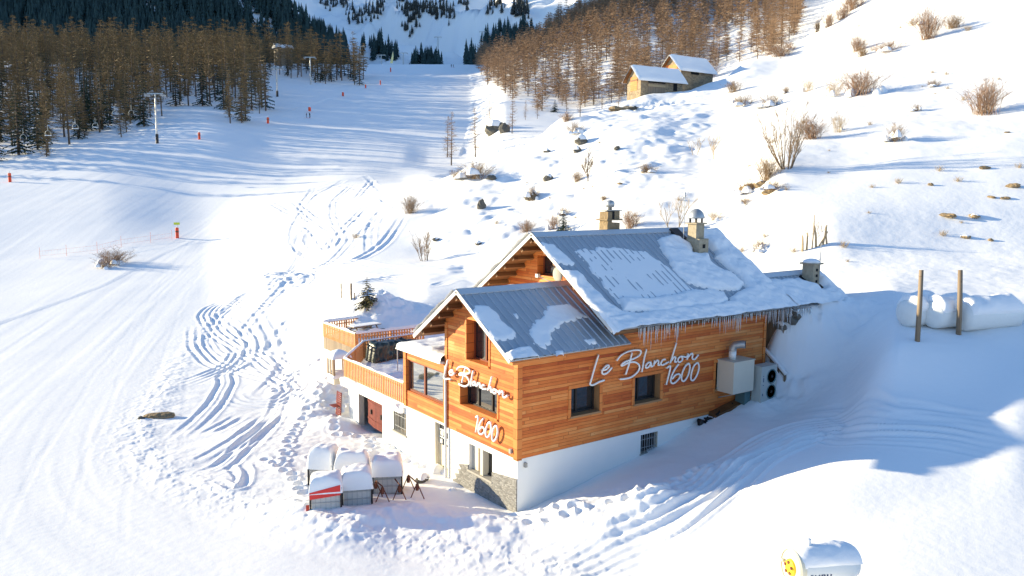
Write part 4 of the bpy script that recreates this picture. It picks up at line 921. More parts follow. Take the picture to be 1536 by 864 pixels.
for i in range(5):
    m = MB(); m.box(q0[0]-1.1, q0[0]+1.1, q0[1]-.42+i*.17, q0[1]-.27+i*.17, q0[2]+.70, q0[2]+.74)
    if i == 0:
        for k in range(1, 5): m.box(q0[0]-1.1, q0[0]+1.1, q0[1]-.42+k*.17, q0[1]-.27+k*.17, q0[2]+.70, q0[2]+.74)
        m.build('top', M_['oldwood'], pt)
for s in (-1, 1):
    m = MB(); m.box(q0[0]-1.1, q0[0]+1.1, q0[1]+s*.72-.13, q0[1]+s*.72+.13, q0[2]+.42, q0[2]+.46); m.build('bench', M_['oldwood'], pt)
    m = MB(); m.bar((q0[0]+s*.8, q0[1]-.75, q0[2]), (q0[0]+s*.8, q0[1]-.2, q0[2]+.7), .08, .05); m.bar((q0[0]+s*.8, q0[1]+.75, q0[2]), (q0[0]+s*.8, q0[1]+.2, q0[2]+.7), .08, .05); m.bar((q0[0]+s*.8, q0[1]-.8, q0[2]+.38), (q0[0]+s*.8, q0[1]+.8, q0[2]+.38), .05, .08); m.build('leg_frame', M_['oldwood'], pt)
m = MB(); m.box(q0[0]-1.08, q0[0]+1.08, q0[1]-.40, q0[1]+.40, q0[2]+.742, q0[2]+.79); m.build('snow_cover', M_['roofsnow'], pt)
# crate of boards under the terrace's angled end, and the red slatted chairs below it
def lump(P0, rx, ry, h, seed, n=18, base=0.0):
    # rounded cushion of snow
    X, Y = np.meshgrid(np.linspace(-1, 1, n), np.linspace(-1, 1, n), indexing='ij')
    r = np.maximum(np.abs(X), np.abs(Y))*.6+np.hypot(X, Y)*.4/1.2
    H = base+h*np.clip(1-np.clip(r, 0, 1)**2.0, 0, 1)**.72*(1+fbm(X*1.4, Y*1.4, 3, seed)*.35)
    ed = np.maximum(np.abs(X), np.abs(Y)) > .999; H = np.where(ed, base-.05, H)
    return np.stack([P0[0]+X*rx, P0[1]+Y*ry, P0[2]+H], -1)
q = hit(508, 560, 0, .3); cr = empty('wooden_crate', (q[0], q[1], q[2]-.4), 'open weathered wooden crate on snow under the angled terrace end', 'crate')
m = MB(); x, y, z = q
m.box(x-.5, x+.5, y-.5, y+.5, z-.5, z-.1); m.build('base', M_['cream'], cr)
for sx in (-.48, .42):
    for sy in (-.48, .42): m = MB(); m.box(x+sx, x+sx+.07, y+sy, y+sy+.07, z-.1, z+1.0); m.build('post', M_['oldwood'], cr)
for k in range(3):
    m = MB(); m.box(x-.53, x-.49, y-.5+k*.36, y-.32+k*.36, z+.02, z+.95); m.build('slat', M_['oldwood'], cr)
grid_obj('snow_cap', lump((x, y, z+1.0), .6, .6, .32, 521), M_['roofsnow'], cr)
grid_obj('snow_fill', lump((x, y, z-.1), .6, .6, .3, 522), M_['roofsnow'], cr)
for i, (zz, yy, lean) in enumerate(((-1.55, 16.15, 0), (-2.15, 15.95, .12))):
    e = empty('slatted_chair', (-.35-lean, yy, zz-.35), ('upper', 'lower')[i]+' red slatted garden chair leaning against the white wall end below the terrace', 'chair', 'red chairs by the terrace wall')
    x, y, z = -.35-lean, yy, zz-.35
    for k in range(6): 
        if k == 0:
            m = MB()
            for j in range(6): m.box(x-.03+j*.012, x+.0+j*.012, y-.32, y+.32, z+.55+j*.11, z+.63+j*.11)
            m.build('backrest', M_['chairred'], e)
    m = MB()
    for j in range(5): m.box(x-.42+j*.09, x-.35+j*.09, y-.32, y+.32, z+.44, z+.47)
    m.build('seat', M_['chairred'], e)
    for sy in (-.30, .26):
        m = MB(); m.bar((x-.40, y+sy, z), (x-.40, y+sy, z+.46), .04, .04); m.build('leg', M_['chairred'], e)
        m = MB(); m.bar((x-.02, y+sy, z), (x+.04, y+sy, z+1.2), .04, .04); m.build('leg', M_['chairred'], e)
# extractor box on the facade
vb = empty('extractor_box', (12.3, -.6, 1.05), 'cream metal extractor box with a hooded flue on the long facade', 'ventilation unit')
m = MB(); m.box(11.57, 13.05, -1.02, -.07, 1.08, 2.55); m.box(11.53, 13.09, -1.05, -.06, 2.55, 2.59); m.build('casing', M_['box'], vb)
m = MB(); m.tube([(12.15, -.45, 2.58), (12.15, -.45, 2.98)], .17, 14); m.build('flue', M_['whitepaint'], vb, smooth=True)
m = MB(); m.tube([(12.15, -.45, 2.98), (12.15, -.45, 3.12), (12.19, -.55, 3.27), (12.32, -.78, 3.33), (12.42, -.95, 3.33)], .185, 14, cap=False); m.build('elbow', M_['greymetal'], vb, smooth=True)
m = MB(); m.tube([(12.40, -.91, 3.33), (12.41, -.93, 3.33)], .165, 14); m.build('mouth', M_['black'], vb)
for x in (11.75, 12.85): m = MB(); m.bar((x, -.06, .72), (x, -.95, 1.06), .05, .05); m.build('bracket', M_['greymetal'], vb)
hp = empty('heat_pump', (13.95, -1.0, .3), 'grey green heat pump unit with two dark fans beside the cream extractor box', 'heat pump')
m = MB(); m.box(13.32, 14.5, -1.25, -.72, .38, 2.16); m.box(13.30, 14.52, -1.28, -.70, 2.16, 2.20); m.build('casing', M_['acmetal'], hp)
for z in (.92, 1.66):
    m = MB(); m.lathe([(0, 0), (.30, 0), (.33, -.025), (.36, -.012), (.36, .0)], 20, (14.10, -1.252, z), 'y'); f = m.build('fan_grille', M_['fan'], hp)
    m = MB(); m.lathe([(0, -.03), (.07, -.028), (.07, -.005)], 10, (14.10, -1.252, z), 'y'); m.build('hub', M_['darkframe'], f)
m = MB()
for (xx, zz, w, h) in ((13.45, 1.72, .05, .03), (13.47, 1.45, .05, .2), (13.45, 1.28, .07, .03), (13.44, .78, .05, .12)): m.box(xx, xx+w, -1.256, -1.249, zz, zz+h)
m.build('marking', M_['navy'], hp)
for x in (13.42, 14.34): m = MB(); m.box(x, x+.07, -1.22, -.76, .05, .38); m.build('foot', M_['darkframe'], hp)
m = MB(); m.box(12.86, 13.28, -.7, -.15, .2, 1.25); tag(m.build('meter_cabinet', M_['fan'], loc=(13.07, -.42, .2)), 'dark teal cabinet between the extractor box and heat pump', 'cabinet')
# dark clutter along the base of the facade
def rocky(name, P, r, sq, seed, matn, cap=True, label='', group=None, cat='rock', capscale=.9):
    rr = random.Random(seed); e = empty(name, P, label, cat, group, rz=rr.uniform(0, 6))
    n, k = 14, 9; mb = MB(); V = []
    for i in range(k+1):
        ph = PI*i/k
        for j in range(n):
            th = 2*PI*j/n; v = np.array((math.sin(ph)*math.cos(th), math.sin(ph)*math.sin(th), math.cos(ph)))
            f = 1+.45*float(fbm(np.array([v[0]*1.3+seed]), np.array([v[1]*1.3+v[2]*1.7]), 3, seed)[0])*1.3
            V.append(v*f*np.array((r*sq[0], r*sq[1], r*sq[2])))
    F_ = [(i*n+j, i*n+(j+1) % n, (i+1)*n+(j+1) % n, (i+1)*n+j) for i in range(k) for j in range(n)]
    mb.add(np.array(V)+np.array(P), F_); mb.build('stone', M_[matn], e)
    if cap:
        g = grid_obj('snow_cap', lump((P[0], P[1], P[2]+r*sq[2]*.42), r*sq[0]*capscale*.86, r*sq[1]*capscale*.86, r*sq[2]*.85, seed+1, 12), M_['roofsnow'], e)
    return e
def pipe_pile():
    e = empty('cable_heap', (10.6, -.35, -.25), 'heap of black hoses against the white base of the long facade', 'hoses')
    r = random.Random(2); 
    for i in range(9):
        pts = []; x = r.uniform(10.0, 11.8)
        for k in range(6): pts.append((x+k*.22+r.uniform(-.1, .1), -.25+r.uniform(-.2, .12), -.42+(x+k*.22-10.2)*.17+r.uniform(0, .34)))
        m = MB(); m.tube(catmull(pts, 3), .05, 6); m.build('hose', M_['black'], e)
    m = MB(); m.lathe([(.05, 0), (.16, .03), (.16, .16), (.05, .2)], 10, (10.25, -.4, -.22), 'y'); m.build('reel', M_['darkframe'], e)
pipe_pile()
m = MB(); m.hexa([(11.0, -.62, -.35), (13.2, -.62, .0), (13.2, -.06, .0), (11.0, -.06, -.35), (11.1, -.45, .02), (13.2, -.5, .42), (13.2, -.06, .5), (11.1, -.06, .12)])
tag(m.build('plank_stack', M_['beam'], loc=(12.1, -.3, -.2)), 'dark brown planks stacked under the cream extractor box', 'planks')
# handrail going down from the far corner
st_ = empty('stair_handrail', (15.25, -.6, .8), 'wooden stair handrail under snow at the far end of the facade', 'handrail')
A_, B_ = np.array((15.25, .1, 2.6)), np.array((15.25, -1.2, 1.5))
m = MB(); m.bar(A_, B_, .1, .1); m.build('rail', M_['oldwood'], st_)
for t in (0, .35, .7, .98): p = A_*(1-t)+B_*t; m = MB(); m.box(p[0]-.05, p[0]+.05, p[1]-.05, p[1]+.05, p[2]-1.0, p[2]-.02); m.build('baluster', M_['oldwood'], st_)
m = MB(); m.tube([A_+(0, .05, .1), (A_+B_)/2+(0, 0, .13), B_+(0, -.05, .1)], .10, 8); m.build('snow_cover', M_['roofsnow'], st_, smooth=True)
# ------------------------------------------------------------------ snow-laden liquid totes
def tote(px, py, rot, w, d, h, sh, label, red=False, seed=0, bury=.15):
    P = gpt(px, py); r = np.array((RT[0], RT[1])); r /= np.linalg.norm(r); rz = math.atan2(r[1], r[0])+rot
    c, s = math.cos(rz), math.sin(rz); ctr = np.array((P[0]-s*d/2, P[1]+c*d/2, P[2]-bury))
    e = empty('liquid_tote', tuple(ctr), label, 'container', 'snow-capped containers in front of the chalet', rz)
    def add(mb, name, matn, parent=e, smooth=False):
        o = mb.build(name, M_[matn], None, smooth); o.parent = parent; KIDS.setdefault(parent.name, []).append(o); return o
    m = MB(); m.box(-w/2+.04, w/2-.04, -d/2+.04, d/2-.04, .12, h-.03); add(m, 'tank', 'tote')
    m = MB(); n = 6
    for i in range(n+1):
        for y in (-d/2, d/2): m.box(-w/2+w*i/n-.008, -w/2+w*i/n+.008, y-.008, y+.008, .1, h)
        for x in (-w/2, w/2): m.box(x-.008, x+.008, -d/2+d*i/n-.008, -d/2+d*i/n+.008, .1, h)
    for z in np.linspace(.12, h, 4):
        for y in (-d/2-.014, d/2+.014): m.box(-w/2, w/2, y-.01, y+.01, z-.012, z+.012)
        for x in (-w/2-.014, w/2+.014): m.box(x-.01, x+.01, -d/2, d/2, z-.012, z+.012)
    add(m, 'cage', 'greymetal')
    m = MB()
    for x in (-w/2, w/2): 
        for y in (-d/2, d/2): m.box(x-.035, x+.035, y-.035, y+.035, 0, h)
    add(m, 'corner_post', 'darkframe')
    m = MB(); m.box(-w/2, w/2, -d/2, d/2, -.05, .1); add(m, 'pallet', 'oldwood')
    n = 26; X, Y = np.meshgrid(np.linspace(-1.12, 1.12, n), np.linspace(-1.12, 1.12, n), indexing='ij')
    ed = 1.12-np.maximum(np.abs(X), np.abs(Y)); H = h-.10+(sh+.1)*np.clip(1-(1-np.clip(ed/.42, 0, 1))**2.2, 0, 1)**.6*(1+fbm(X*.9+seed, Y*.9, 2, seed)*.3)
    PP = np.stack([X*w/2, Y*d/2, H], -1); PP[0, :, 2] = PP[-1, :, 2] = h-.22; PP[:, 0, 2] = PP[:, -1, 2] = h-.22
    o = grid_obj('snow_cap', PP, M_['roofsnow']); o.parent = e; KIDS[e.name].append(o)
    if red:
        m = MB(); m.hexa([(-w/2-.03, -d/2-.05, h-.42), (w/2-.02, -d/2-.05, h-.30), (w/2-.02, -d/2-.01, h-.30), (-w/2-.03, -d/2-.01, h-.42), (-w/2-.03, -d/2-.06, h-.14), (w/2-.02, -d/2-.06, h+.10), (w/2-.02, -d/2, h+.10), (-w/2-.03, -d/2, h-.14)]); add(m, 'red_sheet', 'red')
        m = MB(); m.prism([(-w/2-.05, -d/2-.03, .0), (-w/2-.05, -d/2-.15, .0), (-w/2-.05, -d/2+.05, .35)], (-.12, 0, 0)); add(m, 'sheet_corner', 'orangered')
    return e
tote(489, 764, .20, 1.15, 1.0, 1.0, .42, 'tote with a red sheet under its snow cap, nearest of the snow-capped containers', True, 1)
tote(536, 758, .22, 1.15, 1.0, 1.02, .52, 'caged tote right of the one with the red sheet', False, 2)
tote(581, 741, .14, 1.2, 1.0, 1.08, .48, 'caged tote standing behind the row of rusty trestles', False, 3, .1)
tote(527, 738, .1, 1.35, 1.15, .8, .85, 'tote almost wholly buried under a rounded snow mound in the middle of the containers', False, 4, .1)
tote(480, 729, -.15, 1.0, 1.0, 1.0, .65, 'tote under a tall snow cap at the back left of the containers', False, 5, .05)
# rusty trestles
for k, ((x0, y0), (x1, y1), lab) in enumerate((((865, 520), (935, 580), 'rusty trestle nearest the tote group, in front of the right-hand tote'), ((1045, 470), (1112, 560), 'middle one of the three rusty trestles'), ((1205, 455), (1298, 540), 'rusty trestle standing nearest to the chalet wall'))):
    A_ = gpt(440+x0/6.98, 670+y0/6.98); B_ = gpt(440+x1/6.98, 670+y1/6.98); hgt = .66
    e = empty('folding_trestle', tuple((A_+B_)/2), lab, 'trestle', 'rusty trestles in the snow')
    m = MB(); m.tube([A_+(0, 0, hgt), B_+(0, 0, hgt)], .028, 6); m.build('top_bar', M_['rust'], e)
    side = np.array((RT[0], RT[1], 0)); side /= np.linalg.norm(side)
    for Q in (A_, B_):
        for s in (-1, 1): m = MB(); m.tube([Q+(0, 0, hgt), Q+side*.32*s+(0, 0, -.12)], .022, 6); m.build('leg', M_['rust'], e)
        m = MB(); m.box(Q[0]-.05, Q[0]+.05, Q[1]-.05, Q[1]+.05, Q[2]+hgt-.32, Q[2]+hgt-.06); m.build('hinge_plate', M_['rust'], e)
P = gpt(634, 722); rocky('snow_boulder', (P[0], P[1], P[2]+.12), .28, (1, .8, .7), 33, 'rock', True, 'small dark stone with a snow hump beside the rusty trestles', capscale=1.15)
for i, (x, y, r) in enumerate(((655, 706, .3), (669, 710, .22), (679, 735, .16))):
    P = gpt(x, y); o = grid_obj('snow_lump', lump((0, 0, -.08), r*1.3, r, r*1.2, 540+i), M_['roofsnow']); o.location = P
    tag(o, ('rounded snow lump in the white doorway', 'snow lump by the foot of the downpipe', 'small snow lump under the stone-clad window')[i], 'snow lump')
# ------------------------------------------------------------------ poles, gas tanks
def pole(p0, p1, D, r, label, matn='oldwood', name='wooden_pole', bury=.3, cat='pole', group=None):
    a = gpt(*p0); D = (a-C)@FW; b = at(*p1, D); m = MB(); mid = (a+b)/2+np.array((.03, 0, 0))
    m.tube([a-(0, 0, bury), mid, b], [r, r*.95, r*.85], 8); return tag(m.build(name, M_[matn], smooth=True, loc=tuple(a)), label, cat, group)
pole((1376, 512), (1382, 405), 37, .11, 'leaning weathered wooden pole beside the yellow stake', group='poles by the gas tanks'); pole((1438, 502), (1440.5, 405), 38, .115, 'upright weathered wooden pole in front of the right-hand gas tank', group='poles by the gas tanks')
a = gpt(1366, 488); D = (a-C)@FW; b = at(1371.5, 450, D); m = MB(); m.bar(a-(0, 0, .2), b, .05, .05)
e_ = empty('yellow_stake', tuple(a), 'thin yellow marker stake with a loop by the left gas tank', 'stake'); m.build('stem', M_['yellow'], e_)
m = MB(); sd = np.array((RT[0], RT[1], 0)); pts = [b+sd*.06*math.sin(t)+np.array((0, 0, -.18+.2*math.cos(t))) for t in np.linspace(0, 2*PI, 13)]; m.tube(pts, .02, 5); m.build('loop', M_['yellow'], e_)
def gas_tank(cx, cy, base, rpx, L, az, label, seed, gauge=False, capside=1.0):
    g = gpt(cx, base); D = (g-C)@FW; R = rpx*D/F; ctr = at(cx, cy, D); u = RT*math.cos(az)+np.array((FW[0], FW[1], 0))*math.sin(az); u = np.array((u[0], u[1], 0)); u /= np.linalg.norm(u)
    w = np.cross((0, 0, 1), u)
    e = empty('gas_tank', tuple(ctr-np.array((0, 0, R))), label, 'gas tank', 'snow-covered gas tanks')
    prof = [(0, -.28*R), (.3*R, -.26*R), (.62*R, -.18*R), (.86*R, -.06*R), (R, .12*R), (R, L), (.86*R, L+.2*R), (.5*R, L+.36*R), (0, L+.4*R)]
    m = MB(); n = 28; V = []
    for r, h in prof:
        for j in range(n): t = 2*PI*j/n; V.append(ctr+u*h+w*r*math.cos(t)+np.array((0, 0, r*math.sin(t))))
    m.add(V, [(i*n+j, i*n+(j+1) % n, (i+1)*n+(j+1) % n, (i+1)*n+j) for i in range(len(prof)-1) for j in range(n)]); m.build('tank_body', M_['tankwhite'], e, smooth=True)
    # snow riding on top
    a_, t_ = np.meshgrid(np.linspace(-1, 1, 22), np.linspace(0, 1, 30), indexing='ij'); th = a_*1.35
    s_ = np.clip(1-a_**2, 0, 1)**.5*np.clip(1-(2*t_-1)**8, 0, 1)**.5; rr = R-.03+(.30+.2*fbm(t_*4, a_*1.5, 3, seed))*s_
    P = ctr+u*((.05*R+t_*(L+.1*R)))[..., None]+w*(rr*np.sin(th))[..., None]+np.array((0, 0, 1.0))*(rr*np.cos(th))[..., None]
    grid_obj('snow_cover', P, M_['roofsnow'], e)
    if gauge:
        m = MB(); q = ctr-u*.30*R+np.array((0, 0, .1)); m.box(q[0]-.09, q[0]+.09, q[1]-.09, q[1]+.09, q[2]-.09, q[2]+.09); m.build('gauge_box', M_['darkframe'], e)
    return e
gas_tank(1359, 470, 490, 21, 1.4, .35, 'leftmost snow-covered gas tank behind the yellow stake', 1)
gas_tank(1398, 472, 494, 21, 1.9, .35, 'middle snow-covered gas tank between the two wooden poles', 2)
gas_tank(1442, 475, 497, 22, 2.9, .30, 'long gas tank with a small dark box on its end, behind the upright pole', 3, True)
# drum-shaped snow cannon at the bottom edge
sc_P = at(1187, 851, 19.6); R = .43; uu = RT*.975+np.array((FW[0], FW[1], 0))*.22; uu = np.array((uu[0], uu[1], -.02)); uu /= np.linalg.norm(uu); ww = np.cross((0, 0, 1), uu); ww /= np.linalg.norm(ww); zz = np.cross(uu, ww)
e = empty('snow_cannon', tuple(sc_P-np.array((0, 0, .55))), 'white drum shaped snow cannon with a yellow hub, lettered CYBU on its side', 'snow cannon')
def rev(prof, n=32, off=0.0):
    m = MB(); V = [sc_P+uu*h+ww*r*math.cos(2*PI*j/n)+zz*r*math.sin(2*PI*j/n) for r, h in prof for j in range(n)]
    return m.add(V, [(i*n+j, i*n+(j+1) % n, (i+1)*n+(j+1) % n, (i+1)*n+j) for i in range(len(prof)-1) for j in range(n)])
rev([(0, 0), (.44*1.0, 0), (R, -.03), (R+.035, .02), (R+.035, .10), (R, .12), (R, .16)]).build('rim', M_['ivory'], e, smooth=False)
rev([(R-.02, .12), (R+.02, .2), (R+.03, 1.1), (R+.0, 1.45), (R*.8, 1.7), (R*.3, 1.8), (0, 1.82)]).build('drum', M_['tankwhite'], e, smooth=True)
m = MB()
rev([(0, -.09), (.15, -.085), (.20, -.05), (.21, -.002)], 20).build('fan_hub', M_['yellow'], e, smooth=False)
for k in range(5):
    a = 2*PI*k/5+.3; q = sc_P+ww*.135*math.cos(a)+zz*.135*math.sin(a)-uu*.088; m.tube([q, q-uu*.02], .042, 8)
m.build('hub_hole', M_['rust'], e)
m = MB(); q = sc_P-ww*.0+zz*.05+ww*.3-uu*.03; m.tube([q, q-uu*.05], .05, 8); m.build('bolt', M_['greymetal'], e)
a_, t_ = np.meshgrid(np.linspace(-1, 1, 26), np.linspace(0, 1, 34), indexing='ij'); th = a_*1.25
s_ = np.clip(1-a_**2, 0, 1)**.5*np.clip(1-np.abs(2*t_-1)**3, 0, 1)**.8; rr = R+.0+(.15+.1*fbm(t_*3, a_*1.5, 3, 77))*s_
grid_obj('snow_cover', sc_P+uu*(.0+t_*1.7)[..., None]+ww*(rr*np.sin(th))[..., None]+zz*(rr*np.cos(th))[..., None], M_['roofsnow'], e)
m = MB(); q = sc_P+uu*.42+zz*(R+.16); m.box(q[0]-.05, q[0]+.05, q[1]-.05, q[1]+.05, q[2]-.12, q[2]+.04); m.lathe([(.07, .04), (.08, .11), (0, .13)], 8, q); m.build('lifting_lug', M_['whitepaint'], e)
# lettering wrapped on the drum's near side
LET = {'C': [[(.75, .9), (.45, 1), (.1, .7), (.05, .3), (.3, 0), (.65, .08)]], 'Y': [[(.05, 1), (.4, .5), (.8, 1)], [(.4, .5), (.3, 0)]],
       'B': [[(.1, 0), (.2, 1), (.65, .95), (.7, .7), (.5, .52), (.18, .52)], [(.5, .52), (.72, .3), (.55, .02), (.1, 0)]], 'U': [[(.15, 1), (.05, .3), (.3, 0), (.6, .15), (.75, 1)]]}
m = MB()
for k, chx in enumerate('CYBU'):
    for s in LET[chx]:
        pts = []
        for (a, b) in s:
            t = .20+(k+a)*.16; ang = PI+.56-b*.52
            pts.append(sc_P+uu*t+(ww*math.cos(ang)+zz*math.sin(ang))*(R+.03))
        m.tube(pts, .02, 5)
m.build('lettering', M_['navy'], e)
# ------------------------------------------------------------------ piste furniture
def marker(px, py, h, label, top=None, square=False, r=.24):
    P = gpt(px, py); e = empty('piste_marker', tuple(P), label, 'piste marker', 'red piste markers')
    m = MB()
    if square: m.bar(P+(0, 0, .3), P+(0, 0, h), r*2.2, r*1.2, up=(RT[0], RT[1], 0))
    else: m.lathe([(r, -.2), (r, h*.9), (r*.8, h), (0, h)], 12, P)
    m.build('padding', M_['orangered'], e, smooth=False)
    m = MB(); m.tube([P-(0, 0, .3), P+(0, 0, h+.35)], .05, 6); m.build('post', M_['greymetal'], e)
    m = MB(); m.lathe([(r*1.03, h*.55), (r*1.03, h*.68)], 12, P) if not square else m.bar(P+(0, 0, h*.62)-FW*.2, P+(0, 0, h*.70)-FW*.2, r*1.6, .05, up=(RT[0], RT[1], 0)); m.build('band', M_['rust'], e)
    if top:
        m = MB(); q = P+(0, 0, h+.55); r2 = np.array((RT[0], RT[1], 0)); m.bar(q-r2*.42, q+r2*.42, .08, .34); m.build('sign_board', M_['limegreen'], e)
    return e
marker(266, 357, 1.5, 'red padded marker under a yellow green board at the end of the net fence', True, r=.24)
marker(15, 273, 1.7, 'red padded piste marker at the left edge of the photo', r=.27); marker(299, 209, 1.7, 'red padded marker in front of the forest snow gap', r=.3); marker(402, 185, 1.8, 'red padded marker at the foot of the roadside trees right of the forest', r=.36)
marker(464.5, 168, 1.6, 'square red marker above the two skiers', square=True, r=.55); marker(514.5, 145, 1.7, 'red marker on the piste edge below the roadside tree clump', square=True, r=.5)
marker(548.5, 133, 1.7, 'orange red marker between the tree clump and the upper posts', square=True, r=.4); marker(570.5, 127, 1.9, 'narrow dark red marker high on the piste edge', r=.28); marker(586, 108, 2.2, 'narrow red marker just below the pale yellow flag', r=.3)
P = gpt(587, 97); e = empty('sail_flag', tuple(P), 'tall pale yellow sail flag at the top of the piste', 'flag'); D = (P-C)@FW; tip = at(589.5, 76, D)
m = MB(); m.tube([P-(0, 0, .3), (P+tip)/2+RT*.2, tip], .06, 6); m.build('mast', M_['greymetal'], e)
m = MB(); b1 = P+(0, 0, .8)-RT*.75; b2 = P+(0, 0, .8)+RT*.75; fd = np.array((FW[0], FW[1], 0))*.06
m.prism([b1, b2, P*.45+tip*.55+RT*.75, tip], fd); m.build('sail', M_['paleyellow'], e)
# net fence
nf = empty('net_fence', tuple(gpt(185, 372)), 'low orange pink net fence running to the marker with the yellow green board', 'fence')
fp = [(60, 388), (100, 384), (146, 379), (182, 370), (226, 364), (258, 360)]; tops = []
for q in fp:
    P = gpt(*q); tops.append(P); m = MB(); m.tube([P-(0, 0, .2), P+(0, 0, 1.45)], .025, 5); m.build('post', M_['mesh'], nf)
m = MB(); 
for a, b in zip(tops[:-1], tops[1:]):
    for z in (.35, .95): m.bar(a+(0, 0, z), b+(0, 0, z), .012, .02)
    n = 9
    for i in range(n): q = a+(b-a)*i/n; m.bar(q+(0, 0, .35), q+(0, 0, .95), .006, .008, up=(1, 0, 0))
m.build('netting', M_['mesh'], nf)
for i, (x, y, h, r) in enumerate(((512, 447, 22, .05), (527, 449, 24, .07), (532, 449, 10, .04))):
    P = gpt(x, y); D = (P-C)@FW; m = MB(); m.tube([P-(0, 0, .2), P+(0, 0, h*D/F)], r, 6)
    tag(m.build('wooden_stake', M_['oldwood' if i else 'twigpale'], loc=tuple(P)), ('thin pale stake left of the small brown pine', 'thick grey stake left of the small brown pine', 'short stake close to the small brown pine')[i], 'stake')
# skiers
def skier(px, py, label, col, lean=0):
    P = gpt(px, py); me = bpy.data.meshes.new('person'); k = [(0,0,.95),(0,0,1.25),(0,.02,1.45),(0,.03,1.56),(0,.04,1.72),(.11,0,.9),(.13,-.12,.5),(.13,.0,.08),(.13,-.18,.03),(-.11,0,.9),(-.13,-.12,.5),(-.13,.0,.08),(-.13,-.18,.03),(.2,.02,1.42),(.28,-.03,1.15),(.24,-.28,1.02),(-.2,.02,1.42),(-.28,-.03,1.15),(-.24,-.28,1.02)]
    ed = [(0,1),(1,2),(2,3),(3,4),(0,5),(5,6),(6,7),(7,8),(0,9),(9,10),(10,11),(11,12),(2,13),(13,14),(14,15),(2,16),(16,17),(17,18)]
    me.from_pydata(k, ed, []); me.materials.append(col); o = bpy.data.objects.new('person', me); COL.objects.link(o)
    md = o.modifiers.new('Skin', 'SKIN'); o.modifiers.new('Sub', 'SUBSURF').render_levels = 1
    rad = [.17,.18,.15,.07,.12,.11,.08,.06,.05,.11,.08,.06,.05,.09,.06,.05,.09,.06,.05]
    if not me.skin_vertices: 
        bpy.context.view_layer.objects.active = o
    for v, r in zip(me.skin_vertices[0].data, rad): v.radius = (r, r)
    me.skin_vertices[0].data[0].use_root = True
    o.location = P; o.rotation_euler = (0, 0, rnd.uniform(0, 6)); tag(o, label, 'person')
    m = MB()
    for s in (-.13, .13): m.box(s-.05, s+.05, -.85, .75, .0, .03)
    k = m.build('pair_of_skis', M_['red']); k.location = P; k.rotation_euler = o.rotation_euler; tag(k, 'red skis worn by the '+label.replace('skier in', 'skier in').replace(' another skier', ' the other'), 'skis')
dk2 = simple('black_clothing', (.02, .02, .025), .8)
skier(460, 177, 'skier in dark blue, left below the square marker', M_['skin']); skier(464.5, 177, 'skier in black, right below the square marker', dk2)
skier(677, 101, 'skier in dark blue high on the crest of the piste', M_['skin']); skier(680, 101, 'skier in black high on the crest beside another skier', dk2)
# lift pylons and chairs
def pylon(px, pb, ptop, D, armw, label, r=.22, pad=True):
    P = gpt(px, pb) if D is None else at(px, pb, D); D = (P-C)@FW; H = (pb-ptop)*D/F; e = empty('lift_pylon', tuple(P), label, 'lift pylon', 'ski lift pylons')
    rt = np.array((RT[0], RT[1], 0)); rt /= np.linalg.norm(rt); fd = np.array((FW[0], FW[1], 0)); fd /= np.linalg.norm(fd)
    m = MB(); m.tube([P-(0, 0, 1), P+(0, 0, H)], [r*1.3, r], 10); m.build('mast', M_['greymetal'], e)
    m = MB(); m.bar(P+rt*-armw+(0, 0, H), P+rt*armw+(0, 0, H), r*1.4, r*1.6); m.build('crossarm', M_['greymetal'], e)
    for s in (-1, 1):
        m = MB(); q = P+rt*armw*s+(0, 0, H-.45)
        for k in range(4): c = q+fd*(k-1.5)*.8; m.tube([c-rt*.1, c+rt*.1], .3, 8)
        m.bar(q-fd*1.6+(0, 0, .25), q+fd*1.6+(0, 0, .25), .1, .16); m.build('sheave_train', M_['greymetal'], e)
    if pad: m = MB(); m.tube([P-(0, 0, .5), P+(0, 0, 2.2)], r*2.0, 10); m.build('padding', M_['darkframe'], e)
    return e, P+(0, 0, H), rt*armw
py1 = pylon(236, 215, 142, None, 1.9, 'nearest ski lift pylon standing before the left forest', .17)
py2 = pylon(416, 145, 103, None, 2.2, 'ski lift pylon with a padded foot in the snow gap right of the forest', .22)
py3 = pylon(466, 127, 87, None, 2.4, 'ski lift pylon between the roadside tree clumps', .24, False)
pylon(541, 92, 70, 520, 2.6, 'small distant lift pylon left of the sail flag', .28, False); pylon(572, 95, 83, 560, 3.0, 'tiny distant lift pylon right behind the sail flag', .28, False)
pylon(605, 96, 80, 560, 3.0, 'tiny distant dark lift pylon right of the sail flag', .3, False); pylon(657, 72, 56, 800, 3.5, 'very distant lift pylon on the shaded bowl', .4, False); pylon(724, 60, 48, 820, 3.5, 'very distant lift pylon on the bowl right of the dark conifers', .4, False)
cable = MB()
for s in (-1, 1):
    pts = [at(-160 if s < 0 else -120, 245, 120)]+[p[1]+p[2]*s+(0, 0, -.1) for p in (py1, py2, py3)]
    cable.tube(pts, .03, 4)
tag(cable.build('lift_cable', M_['darkframe']), 'pair of thin ski lift cables along the left forest edge', 'cable')
A1 = py1[1]; A0 = at(-140, 245, 120)
